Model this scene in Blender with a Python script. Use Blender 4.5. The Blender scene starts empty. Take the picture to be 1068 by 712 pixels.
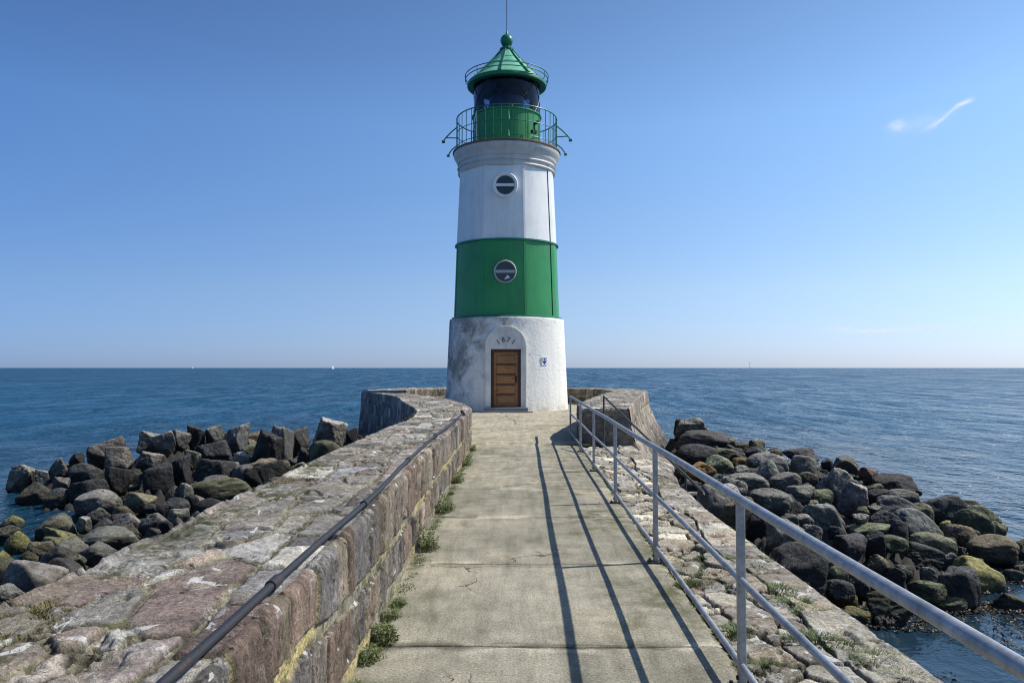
import bpy, bmesh, math, random
import numpy as np
from mathutils import Vector, Matrix
R = math.radians
PI = math.pi
rng = np.random.default_rng(7)
random.seed(7)
scene = bpy.context.scene
COL = scene.collection

# ------------------------------------------------------------------ noise
def _hash(ix, iy, seed):
    h = (ix.astype(np.int64) * 374761393 + iy.astype(np.int64) * 668265263 + seed * 974711) & 0xffffffff
    h = ((h ^ (h >> 13)) * 1274126177) & 0xffffffff
    h = ((h ^ (h >> 16)) * 2246822519) & 0xffffffff
    return ((h ^ (h >> 15)) & 0xffffff) / float(0xffffff)

def vnoise(x, y, seed=0):
    ix = np.floor(x); iy = np.floor(y)
    fx = x - ix; fy = y - iy
    fx = fx * fx * fx * (fx * (fx * 6 - 15) + 10); fy = fy * fy * fy * (fy * (fy * 6 - 15) + 10)
    a = _hash(ix, iy, seed); b = _hash(ix + 1, iy, seed)
    c = _hash(ix, iy + 1, seed); d = _hash(ix + 1, iy + 1, seed)
    return (a * (1 - fx) + b * fx) * (1 - fy) + (c * (1 - fx) + d * fx) * fy

def fbm(x, y, seed=0, octv=4, gain=.5):
    s = np.zeros_like(x); a = 1.0; t = 0.0
    for o in range(octv):
        s += a * (vnoise(x * 2 ** o + 17.3 * o, y * 2 ** o - 9.1 * o, seed + o) - .5); t += a; a *= gain
    return s / t          # about -0.5 .. 0.5

def sstep(a, b, x):
    t = np.clip((x - a) / (b - a), 0, 1)
    return t * t * (3 - 2 * t)

def voronoi(x, y, seed, jit=.85):
    """distance to cell border, cell hash a, cell hash b"""
    ix = np.floor(x); iy = np.floor(y)
    best = np.full(x.shape, 9.0); sec = np.full(x.shape, 9.0)
    ba = np.zeros(x.shape); bb = np.zeros(x.shape)
    for dx in (-1, 0, 1):
        for dy in (-1, 0, 1):
            cx = ix + dx; cy = iy + dy
            px = cx + .5 + jit * (_hash(cx, cy, seed) - .5); py = cy + .5 + jit * (_hash(cx, cy, seed + 5) - .5)
            d = np.hypot(px - x, py - y)
            h1 = _hash(cx, cy, seed + 11); h2 = _hash(cx, cy, seed + 23)
            m = d < best
            sec = np.where(m, best, np.minimum(sec, d))
            ba = np.where(m, h1, ba); bb = np.where(m, h2, bb)
            best = np.where(m, d, best)
    return (sec - best) * .5, ba, bb

def courses(s, seed, mean):
    """a row of blocks along s: distance to nearest joint, block hashes"""
    k = np.floor(s / mean)
    best = np.full(s.shape, 9.0); left = np.full(s.shape, -1e9); 
    for d in (-1, 0, 1, 2):
        kk = k + d
        e = (kk + .62 * (_hash(kk, kk * 0 + 3, seed) - .5)) * mean
        best = np.minimum(best, np.abs(s - e))
        left = np.where((e <= s) & (e > left), e, left)
    idx = np.round(left * 50)
    return best, _hash(idx, idx * 0 + 1, seed + 3), _hash(idx, idx * 0 + 2, seed + 4)

def palette(h, cols):
    cols = np.array(cols)
    i = np.minimum((h * len(cols)).astype(int), len(cols) - 1)
    return cols[i]

# ------------------------------------------------------------------ objects
def tag(o, label=None, cat=None, group=None, kind=None):
    if label: o['label'] = label
    if cat: o['category'] = cat
    if group: o['group'] = group
    if kind: o['kind'] = kind
    return o

def empty(name, loc=(0, 0, 0), label=None, cat=None, group=None):
    o = bpy.data.objects.new(name, None); COL.objects.link(o)
    o.location = loc; o.empty_display_size = .2
    return tag(o, label, cat, group)

def mesh_obj(name, verts, faces, mat, parent=None, smooth=True, cols=None, angle=None):
    me = bpy.data.meshes.new(name)
    me.from_pydata([tuple(v) for v in verts], [], faces)
    me.update()
    return link(name, me, mat, parent, smooth, angle)

def link(name, me, mat, parent=None, smooth=True, angle=None):
    if mat and not me.materials: me.materials.append(mat)
    if smooth and len(me.polygons):
        me.polygons.foreach_set('use_smooth', np.ones(len(me.polygons), dtype=bool))
        if angle is not None:
            me.set_sharp_from_angle(angle=angle)
    o = bpy.data.objects.new(name, me); COL.objects.link(o)
    if parent is not None: o.parent = parent
    return o

def grid_obj(name, P, cols, mat, parent=None):
    """P: (n,m,3) array, cols: (n,m,4)"""
    n, m = P.shape[:2]
    me = bpy.data.meshes.new(name)
    nf = (n - 1) * (m - 1)
    me.vertices.add(n * m); me.vertices.foreach_set('co', P.reshape(-1).astype(np.float32))
    i = np.arange(n * m).reshape(n, m)
    q = np.stack([i[:-1, :-1], i[1:, :-1], i[1:, 1:], i[:-1, 1:]], -1).reshape(-1)
    me.loops.add(nf * 4); me.loops.foreach_set('vertex_index', q.astype(np.int32))
    me.polygons.add(nf)
    me.polygons.foreach_set('loop_start', (np.arange(nf) * 4).astype(np.int32))
    me.update(calc_edges=True)
    if cols is not None:
        at = me.color_attributes.new('tone', 'FLOAT_COLOR', 'POINT')
        at.data.foreach_set('color', cols.reshape(-1).astype(np.float32))
    me.validate()
    return link(name, me, mat, parent)

class MB:
    def __init__(s): s.v = []; s.f = []
    def add(s, v, f):
        b = len(s.v); s.v += [tuple(p) for p in v]; s.f += [tuple(b + i for i in q) for q in f]
    def box(s, x0, x1, y0, y1, z0, z1):
        s.add([(x0, y0, z0), (x1, y0, z0), (x1, y1, z0), (x0, y1, z0), (x0, y0, z1), (x1, y0, z1), (x1, y1, z1), (x0, y1, z1)],
              [(0, 3, 2, 1), (4, 5, 6, 7), (0, 1, 5, 4), (1, 2, 6, 5), (2, 3, 7, 6), (3, 0, 4, 7)])
    def tube(s, pts, r, n=12, caps=True, closed=False):
        pts = [Vector(p) for p in pts]; N = len(pts)
        rs = r if isinstance(r, (list, tuple)) else [r] * N
        rings = []; prev = None
        for i, p in enumerate(pts):
            if closed: t = (pts[(i + 1) % N] - pts[i - 1])
            elif i == 0: t = pts[1] - p
            elif i == N - 1: t = p - pts[-2]
            else: t = (pts[i + 1] - p).normalized() + (p - pts[i - 1]).normalized()
            t.normalize()
            if prev is None:
                a = Vector((0, 0, 1)) if abs(t.z) < .9 else Vector((1, 0, 0))
                u = t.cross(a).normalized()
            else:
                u = (prev - t * prev.dot(t)).normalized()
            prev = u; w = t.cross(u)
            rings.append([p + (u * math.cos(2 * PI * k / n) + w * math.sin(2 * PI * k / n)) * rs[i] for k in range(n)])
        v = [p for ring in rings for p in ring]; f = []
        for i in range(N if closed else N - 1):
            j = (i + 1) % N
            for k in range(n):
                l = (k + 1) % n
                f.append((i * n + k, i * n + l, j * n + l, j * n + k))
        if caps and not closed:
            f.append(tuple(reversed(range(n)))); f.append(tuple((N - 1) * n + k for k in range(n)))
        s.add(v, f)
    def lathe(s, prof, n=96, mod=None, keep=None, cx=0, cy=0):
        """prof: list of (r,z) bottom to top, mod(theta)->radius factor, theta 0 faces -Y and grows to +X"""
        v = []; f = []
        for (r, z) in prof:
            for k in range(n):
                th = 2 * PI * k / n
                m = mod(th) if mod else 1
                v.append((cx + r * m * math.sin(th), cy - r * m * math.cos(th), z))
        for i in range(len(prof) - 1):
            for k in range(n):
                l = (k + 1) % n
                if keep and not keep(2 * PI * (k + .5) / n, (prof[i][1] + prof[i + 1][1]) / 2): continue
                f.append((i * n + k, i * n + l, (i + 1) * n + l, (i + 1) * n + k))
        s.add(v, f)
    def disc(s, r, z, n=96, cx=0, cy=0, up=True):
        v = [(cx + r * math.sin(2 * PI * k / n), cy - r * math.cos(2 * PI * k / n), z) for k in range(n)]
        s.add(v, [tuple(range(n)) if up else tuple(reversed(range(n)))])
    def build(s, name, mat, parent=None, smooth=True, angle=R(35)):
        return mesh_obj(name, s.v, s.f, mat, parent, smooth, angle=angle)

# ------------------------------------------------------------------ materials
class NT:
    """small helper for writing node materials"""
    def __init__(s, name):
        s.m = bpy.data.materials.new(name); s.m.use_nodes = True
        s.t = s.m.node_tree; s.t.nodes.clear()
        s.out = s.n('ShaderNodeOutputMaterial')
        s.b = s.n('ShaderNodeBsdfPrincipled'); s.l(s.b.outputs[0], s.out.inputs[0])
    def n(s, typ, **kw):
        nd = s.t.nodes.new(typ)
        for k, v in kw.items(): setattr(nd, k, v)
        return nd
    def l(s, a, b): s.t.links.new(a, b)
    def obj(s): return s.n('ShaderNodeTexCoord').outputs['Object']
    def pos(s): return s.n('ShaderNodeNewGeometry').outputs['Position']
    def map(s, src, scale=(1, 1, 1), rot=(0, 0, 0)):
        m = s.n('ShaderNodeMapping'); s.l(src, m.inputs['Vector'])
        m.inputs['Scale'].default_value = scale; m.inputs['Rotation'].default_value = rot
        return m.outputs[0]
    def noise(s, src, scale, detail=4, rough=.55, dist=0):
        n = s.n('ShaderNodeTexNoise'); s.l(src, n.inputs['Vector'])
        n.inputs['Scale'].default_value = scale; n.inputs['Detail'].default_value = detail
        n.inputs['Roughness'].default_value = rough; n.inputs['Distortion'].default_value = dist
        return n.outputs['Fac']
    def voro(s, src, scale, feature='F1', rnd=1):
        n = s.n('ShaderNodeTexVoronoi', feature=feature); s.l(src, n.inputs['Vector'])
        n.inputs['Scale'].default_value = scale; n.inputs['Randomness'].default_value = rnd
        return n.outputs['Distance']
    def ramp(s, fac, stops):
        r = s.n('ShaderNodeValToRGB'); s.l(fac, r.inputs[0])
        e = r.color_ramp.elements
        while len(e) > 1: e.remove(e[-1])
        e[0].position = stops[0][0]; e[0].color = c4(stops[0][1])
        for p, c in stops[1:]:
            q = e.new(p); q.color = c4(c)
        return r.outputs[0]
    def math(s, op, a, b=None, c=None, clamp=False):
        m = s.n('ShaderNodeMath', operation=op, use_clamp=clamp)
        for i, v in enumerate((a, b, c)):
            if v is None: continue
            if isinstance(v, (int, float)): m.inputs[i].default_value = v
            else: s.l(v, m.inputs[i])
        return m.outputs[0]
    def step(s, v, a, b):
        m = s.n('ShaderNodeMapRange', interpolation_type='SMOOTHSTEP'); s.l(v, m.inputs[0])
        m.inputs[1].default_value = a; m.inputs[2].default_value = b
        return m.outputs[0]
    def mix(s, fac, a, b, mode='MIX'):
        m = s.n('ShaderNodeMix', data_type='RGBA', blend_type=mode)
        for i, v in ((0, fac), (6, a), (7, b)):
            if isinstance(v, (int, float)): m.inputs[i].default_value = v
            elif isinstance(v, tuple): m.inputs[i].default_value = c4(v)
            else: s.l(v, m.inputs[i])
        return m.outputs[2]
    def attr(s, name):
        a = s.n('ShaderNodeAttribute', attribute_name=name); return a
    def bump(s, h, dist, strength=1, normal=None):
        b = s.n('ShaderNodeBump'); s.l(h, b.inputs['Height'])
        b.inputs['Distance'].default_value = dist; b.inputs['Strength'].default_value = strength
        if normal is not None: s.l(normal, b.inputs['Normal'])
        return b.outputs[0]
    def fin(s, col=None, rough=None, normal=None, metal=None, spec=None):
        for k, v in (('Base Color', col), ('Roughness', rough), ('Normal', normal), ('Metallic', metal), ('Specular IOR Level', spec)):
            if v is None: continue
            if isinstance(v, (int, float)): s.b.inputs[k].default_value = v
            elif isinstance(v, tuple): s.b.inputs[k].default_value = c4(v)
            else: s.l(v, s.b.inputs[k])
        return s.m
def c4(c):
    if isinstance(c, (int, float)): return (c, c, c, 1)
    return (*c, 1) if len(c) == 3 else c

def mat_stone(name, lichen=.5, moss=.5):
    """masonry: vertex colour 'tone' (alpha = mortar), lichen, moss, speckle"""
    k = NT(name); p = k.pos(); a = k.attr('tone')
    col = a.outputs['Color']; mort = a.outputs['Alpha']
    n1 = k.noise(p, 8, 7, .68, .3); n2 = k.noise(p, 48, 5, .74); n3 = k.noise(p, 2.2, 5, .6); n4 = k.noise(p, 150, 3, .7)
    col = k.mix(.9, col, k.ramp(n1, [(.25, .40), (.5, .95), (.75, 1.6)]), 'MULTIPLY')
    col = k.mix(.9, col, k.ramp(n2, [(.28, .35), (.5, 1.0), (.72, 1.7)]), 'MULTIPLY')
    col = k.mix(.6, col, k.ramp(n4, [(.3, .5), (.7, 1.6)]), 'MULTIPLY')
    # dark chips and holes
    pit = k.step(k.noise(k.map(p, (.7, 1.3, 1)), 13, 5, .66, .9), .635, .675)
    col = k.mix(k.math('MULTIPLY', pit, .8), col, (.022, .02, .02))
    # pale lichen crusts and white splashes
    l = k.step(k.math('ADD', k.noise(p, 6, 8, .76, 1.0), k.math('MULTIPLY', n3, .6)), .90 - .1 * lichen, .96 - .1 * lichen)
    l = k.math('MULTIPLY', l, k.step(k.noise(p, 90, 3, .7), .38, .55))
    ge = k.n('ShaderNodeNewGeometry'); sn = k.n('ShaderNodeSeparateXYZ'); k.l(ge.outputs['True Normal'], sn.inputs[0])
    up = k.step(sn.outputs[2], .25, .75)
    l = k.math('MULTIPLY', l, k.math('ADD', .3, k.math('MULTIPLY', up, .7)))
    col = k.mix(k.math('MULTIPLY', l, .75), col, (.52, .51, .48))
    wsp = k.step(k.math('ADD', k.noise(k.map(p, (1, 1, 1), (0, 0, .4)), 4.3, 4, .6, 1.4), k.math('MULTIPLY', n1, .25)), .775 - .05 * lichen, .80 - .05 * lichen)
    col = k.mix(k.math('MULTIPLY', k.math('MULTIPLY', wsp, up), .85), col, (.70, .69, .66))
    # moss, mainly in the joints
    mm = k.step(k.math('ADD', k.noise(p, 3.1, 8, .72, .5), k.math('MULTIPLY', mort, .16)), .73 - .12 * moss, .82 - .12 * moss)
    mcol = k.ramp(n2, [(.3, (.022, .026, .008)), (.55, (.075, .08, .026)), (.8, (.17, .155, .06))])
    col = k.mix(k.math('MULTIPLY', mm, .75), col, mcol)
    h = k.math('ADD', k.math('MULTIPLY', n2, .55), k.math('ADD', n1, k.math('MULTIPLY', pit, -.7)))
    h = k.math('ADD', h, k.math('MULTIPLY', n4, .18))
    return k.fin(col, k.ramp(n1, [(.3, .75), (.7, .95)]), k.bump(h, .026, 1.0), spec=.25)

def mat_concrete(name, base=(.36, .33, .25), joints=True):
    k = NT(name); p = k.pos(); a = k.attr('tone')
    n1 = k.noise(p, .55, 6, .6); n2 = k.noise(p, 3.5, 7, .68); n3 = k.noise(p, 60, 4, .7); n4 = k.noise(k.map(p, (5, .6, 1)), 1.3, 6, .7, .4)
    col = k.mix(1, base, a.outputs['Color'], 'MULTIPLY')
    col = k.mix(.9, col, k.ramp(n1, [(.32, (.60, .63, .58)), (.5, (.95, .96, .95)), (.68, (1.22, 1.18, 1.10))]), 'MULTIPLY')
    col = k.mix(.9, col, k.ramp(n2, [(.28, .62), (.5, 1.0), (.75, 1.25)]), 'MULTIPLY')
    col = k.mix(.9, col, k.ramp(n3, [(.27, .42), (.5, 1.0), (.74, 1.55)]), 'MULTIPLY')
    col = k.mix(.9, col, k.ramp(n4, [(.3, .68), (.5, 1.0), (.7, 1.22)]), 'MULTIPLY')
    st = k.step(k.noise(k.map(p, (1.0, .5, 1)), 1.1, 7, .72, 1.2), .56, .70)
    col = k.mix(k.math('MULTIPLY', st, .45), col, (.115, .112, .075))
    sp = k.step(k.noise(p, 11, 3, .55, .4), .70, .745)
    col = k.mix(k.math('MULTIPLY', sp, .5), col, (.055, .05, .04))
    wt = k.step(k.noise(k.map(p, (1, 1.4, 1)), 2.3, 6, .75, .7), .66, .73)
    col = k.mix(k.math('MULTIPLY', wt, .6), col, (.56, .54, .48))
    # hairline cracks
    w = k.n('ShaderNodeVectorMath', operation='ADD'); k.l(p, w.inputs[0])
    nn = k.n('ShaderNodeTexNoise'); k.l(p, nn.inputs['Vector']); nn.inputs['Scale'].default_value = 2.5; nn.inputs['Detail'].default_value = 5
    k.l(nn.outputs['Color'], w.inputs[1])
    cr = k.n('ShaderNodeTexVoronoi', feature='DISTANCE_TO_EDGE'); k.l(w.outputs[0], cr.inputs['Vector']); cr.inputs['Scale'].default_value = .42
    crm = k.math('MULTIPLY', k.math('SUBTRACT', 1, k.step(cr.outputs['Distance'], .001, .0045)), k.step(n1, .47, .56))
    col = k.mix(k.math('MULTIPLY', crm, .75), col, (.045, .04, .03))
    fine = k.noise(p, 170, 4, .75)
    col = k.mix(.75, col, k.ramp(fine, [(.28, .55), (.5, 1.0), (.72, 1.4)]), 'MULTIPLY')
    grit = k.step(k.noise(p, 34, 4, .7), .68, .74)
    col = k.mix(k.math('MULTIPLY', grit, .6), col, (.06, .056, .045))
    # mossy green film beside the joints (alpha)
    mo = k.math('MULTIPLY', a.outputs['Alpha'], k.step(k.noise(p, 4, 6, .7), .40, .62))
    col = k.mix(k.math('MULTIPLY', mo, .75), col, (.085, .088, .03))
    h = k.math('ADD', k.math('MULTIPLY', n3, .5), n2)
    return k.fin(col, .9, k.bump(k.math('ADD', k.math('ADD', h, k.math('MULTIPLY', k.noise(p, 170, 3, .75), .35)), k.math('MULTIPLY', crm, -1.2)), .012, .9), spec=.2)

def mat_rock():
    k = NT('boulder_stone'); p = k.pos(); o = k.obj()
    oi = k.n('ShaderNodeObjectInfo')
    # offset the noise per boulder
    ad = k.n('ShaderNodeVectorMath', operation='ADD'); k.l(p, ad.inputs[0])
    cb = k.n('ShaderNodeCombineXYZ'); rr = k.math('MULTIPLY', oi.outputs['Random'], 60)
    for i in range(3): k.l(rr, cb.inputs[i])
    k.l(cb.outputs[0], ad.inputs[1]); q = ad.outputs[0]
    n1 = k.noise(q, 3.4, 7, .66, .3); n2 = k.noise(q, 22, 5, .7); n3 = k.noise(q, 90, 3, .7)
    col = oi.outputs['Color']
    col = k.mix(.9, col, k.ramp(n1, [(.28, .45), (.5, .95), (.74, 1.55)]), 'MULTIPLY')
    col = k.mix(.85, col, k.ramp(n2, [(.28, .5), (.5, 1.0), (.74, 1.5)]), 'MULTIPLY')
    col = k.mix(.5, col, k.ramp(n3, [(.3, .6), (.7, 1.45)]), 'MULTIPLY')
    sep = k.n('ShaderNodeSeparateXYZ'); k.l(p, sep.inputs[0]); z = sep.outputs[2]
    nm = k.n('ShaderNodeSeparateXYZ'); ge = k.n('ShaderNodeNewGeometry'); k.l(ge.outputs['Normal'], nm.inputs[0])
    col = k.mix(1.0, col, k.ramp(k.math('ADD', k.math('MULTIPLY', nm.outputs[2], .5), k.math('ADD', .25, k.math('MULTIPLY', n1, .5))), [(.42, .42), (.70, .9), (.95, 1.9)]), 'MULTIPLY')  # sunlit tops and shaded sides painted into the colour by surface direction
    # white streaks / guano and pale lichen on the tops
    li = k.math('MULTIPLY', k.step(k.noise(q, 5.5, 7, .74, 1.0), .60, .70), k.step(nm.outputs[2], .1, .7))
    col = k.mix(k.math('MULTIPLY', li, .55), col, (.34, .33, .29))
    # fine cracks
    vo = k.n('ShaderNodeTexVoronoi', feature='DISTANCE_TO_EDGE'); 
    wn = k.n('ShaderNodeTexNoise'); k.l(q, wn.inputs['Vector']); wn.inputs['Scale'].default_value = 3; wn.inputs['Detail'].default_value = 4
    wa = k.n('ShaderNodeVectorMath', operation='ADD'); k.l(q, wa.inputs[0]); k.l(wn.outputs['Color'], wa.inputs[1])
    k.l(wa.outputs[0], vo.inputs['Vector']); vo.inputs['Scale'].default_value = 1.9
    cr = k.math('MULTIPLY', k.math('SUBTRACT', 1, k.step(vo.outputs['Distance'], .0, .022)), k.step(n1, .45, .6))
    col = k.mix(k.math('MULTIPLY', cr, .7), col, (.012, .012, .012))
    # green weed band above the water, black wet band at the water
    zz = k.math('ADD', z, k.math('MULTIPLY', k.math('SUBTRACT', n1, .5), .55))
    gr = k.math('MULTIPLY', k.math('SUBTRACT', 1, k.step(zz, -1.0, -.72)), k.step(nm.outputs[2], .15, .75))
    col = k.mix(k.math('MULTIPLY', gr, .45), col, k.ramp(n2, [(.3, (.045, .05, .012)), (.7, (.17, .155, .035))]))
    wet = k.math('SUBTRACT', 1, k.step(zz, -1.16, -1.02))
    col = k.mix(k.math('MULTIPLY', wet, .85), col, (.012, .013, .010))
    h = k.math('ADD', k.math('ADD', n1, k.math('MULTIPLY', n2, .4)), k.math('MULTIPLY', cr, -.35))
    ro = k.math('SUBTRACT', .82, k.math('MULTIPLY', wet, .45))
    return k.fin(col, ro, k.bump(k.math('ADD', h, k.math('MULTIPLY', n3, .12)), .08, .9), spec=.3)

def mat_paint(name, col, rough=.45, dirt=.25, rust=0.0, scale=1.0, streak=True):
    k = NT(name); p = k.pos()
    n1 = k.noise(p, 1.4 * scale, 5, .6); n2 = k.noise(k.map(p, (3.5 * scale, 3.5 * scale, .35 * scale)), 1.6, 6, .7); n3 = k.noise(p, 35 * scale, 3, .6)
    c = k.mix(dirt, col, k.ramp(n1, [(.3, .6), (.55, 1.0), (.75, 1.1)]), 'MULTIPLY')
    if streak: c = k.mix(dirt, c, k.ramp(n2, [(.28, .55), (.52, 1.0), (.8, 1.1)]), 'MULTIPLY')
    if rust:
        r = k.step(k.noise(p, 6 * scale, 6, .7, .5), .72 - .1 * rust, .80 - .1 * rust)
        c = k.mix(k.math('MULTIPLY', r, .8), c, (.16, .06, .025))
    return k.fin(c, rough, k.bump(k.math('ADD', n3, k.math('MULTIPLY', n1, 2)), .004, .25))

def mat_base_plaster():
    k = NT('limewashed_masonry'); p = k.pos()
    sep = k.n('ShaderNodeSeparateXYZ'); k.l(p, sep.inputs[0])
    z = sep.outputs[2]; x = sep.outputs[0]
    n1 = k.noise(p, 1.5, 7, .65, .3); n2 = k.noise(p, 9, 5, .65); n3 = k.noise(k.map(p, (4, 4, .5)), 1.4, 6, .7)
    col = k.mix(.5, (.84, .82, .76), k.ramp(n2, [(.3, .78), (.5, 1.0), (.7, 1.05)]), 'MULTIPLY')
    col = k.mix(.45, col, k.ramp(n3, [(.3, .72), (.52, 1.0)]), 'MULTIPLY')
    # dark mould, thickest high up on the shaded side
    bias = k.math('ADD', k.math('MULTIPLY', z, .055), k.math('MULTIPLY', x, -.075))
    mo = k.step(k.math('ADD', k.noise(p, 1.15, 8, .68, .6), bias), .64, .90)
    col = k.mix(k.math('MULTIPLY', mo, .85), col, k.ramp(n2, [(.3, (.12, .115, .10)), (.7, (.33, .32, .28))]))
    # block courses faintly telegraphing through the wash
    cz = k.math('ABSOLUTE', k.math('SUBTRACT', k.math('FRACT', k.math('ADD', k.math('MULTIPLY', z, 3.4), k.math('MULTIPLY', n1, .12))), .5))
    j = k.math('MULTIPLY', k.math('SUBTRACT', 1, k.step(cz, .01, .05)), k.step(n1, .44, .6))
    col = k.mix(k.math('MULTIPLY', j, .2), col, (.33, .30, .26))
    low = k.math('MULTIPLY', k.math('SUBTRACT', 1, k.step(z, .0, .45)), k.step(n1, .4, .65))
    col = k.mix(k.math('MULTIPLY', low, .5), col, (.33, .31, .25))
    h = k.math('ADD', k.math('ADD', n2, k.math('MULTIPLY', n1, 1.5)), k.math('MULTIPLY', j, -.25))
    return k.fin(col, .9, k.bump(h, .025, .6), spec=.2)

def mat_wood():
    k = NT('varnished_wood'); p = k.pos()
    g = k.noise(k.map(p, (1.5, 8, 26)), 1.5, 6, .65, .6); n = k.noise(p, 2, 4)
    col = k.ramp(g, [(.3, (.19, .08, .025)), (.5, (.33, .15, .05)), (.72, (.45, .22, .08))])
    col = k.mix(.5, col, k.ramp(n, [(.3, .7), (.6, 1.05)]), 'MULTIPLY')
    return k.fin(col, .5, k.bump(g, .003, .5))

def mat_galv():
    k = NT('galvanised_steel'); p = k.pos()
    v = k.voro(p, 38); n = k.noise(p, 7, 6, .7); n2 = k.noise(p, 60, 4, .7)
    col = k.ramp(n, [(.28, (.20, .215, .23)), (.5, (.33, .345, .36)), (.72, (.46, .475, .49))])
    col = k.mix(.4, col, k.ramp(v, [(.1, .75), (.6, 1.2)]), 'MULTIPLY')
    st = k.step(k.noise(p, 16, 5, .7, .6), .66, .74)
    col = k.mix(k.math('MULTIPLY', st, .35), col, (.10, .085, .07))
    return k.fin(col, k.ramp(n2, [(.3, .38), (.7, .62)]), k.bump(n2, .002, .5), metal=.55)

def mat_iron(name='tarred_iron', col=(.018, .019, .024), rust=(.06, .033, .022)):
    k = NT(name); p = k.pos()
    n = k.noise(p, 11, 6, .7); n2 = k.noise(p, 70, 4, .7)
    c = k.mix(k.math('MULTIPLY', k.step(n, .52, .68), .7), col, rust)
    c = k.mix(.6, c, k.ramp(n2, [(.3, .55), (.7, 1.6)]), 'MULTIPLY')
    return k.fin(c, k.ramp(n2, [(.3, .4), (.7, .75)]), k.bump(n2, .004, .8))

def mat_leaf(name, a, b):
    k = NT(name); oi = k.n('ShaderNodeObjectInfo'); p = k.pos()
    n = k.noise(p, 22, 3, .6)
    col = k.ramp(n, [(.3, a), (.7, b)])
    m = k.fin(col, .6)
    return m

def mat_glass_dark(name, col=(.012, .02, .035)):
    k = NT(name); p = k.pos(); n = k.noise(p, 1.2, 2)
    return k.fin(k.ramp(n, [(.3, tuple(c * .6 for c in col)), (.7, tuple(c * 1.6 for c in col))]), .06, spec=.6)

def mat_plain(name, col, rough=.6, metal=0):
    k = NT(name); p = k.pos(); n = k.noise(p, 14, 4, .6)
    return k.fin(k.mix(.35, col, k.ramp(n, [(.3, .7), (.7, 1.15)]), 'MULTIPLY'), rough, metal=metal)

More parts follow.
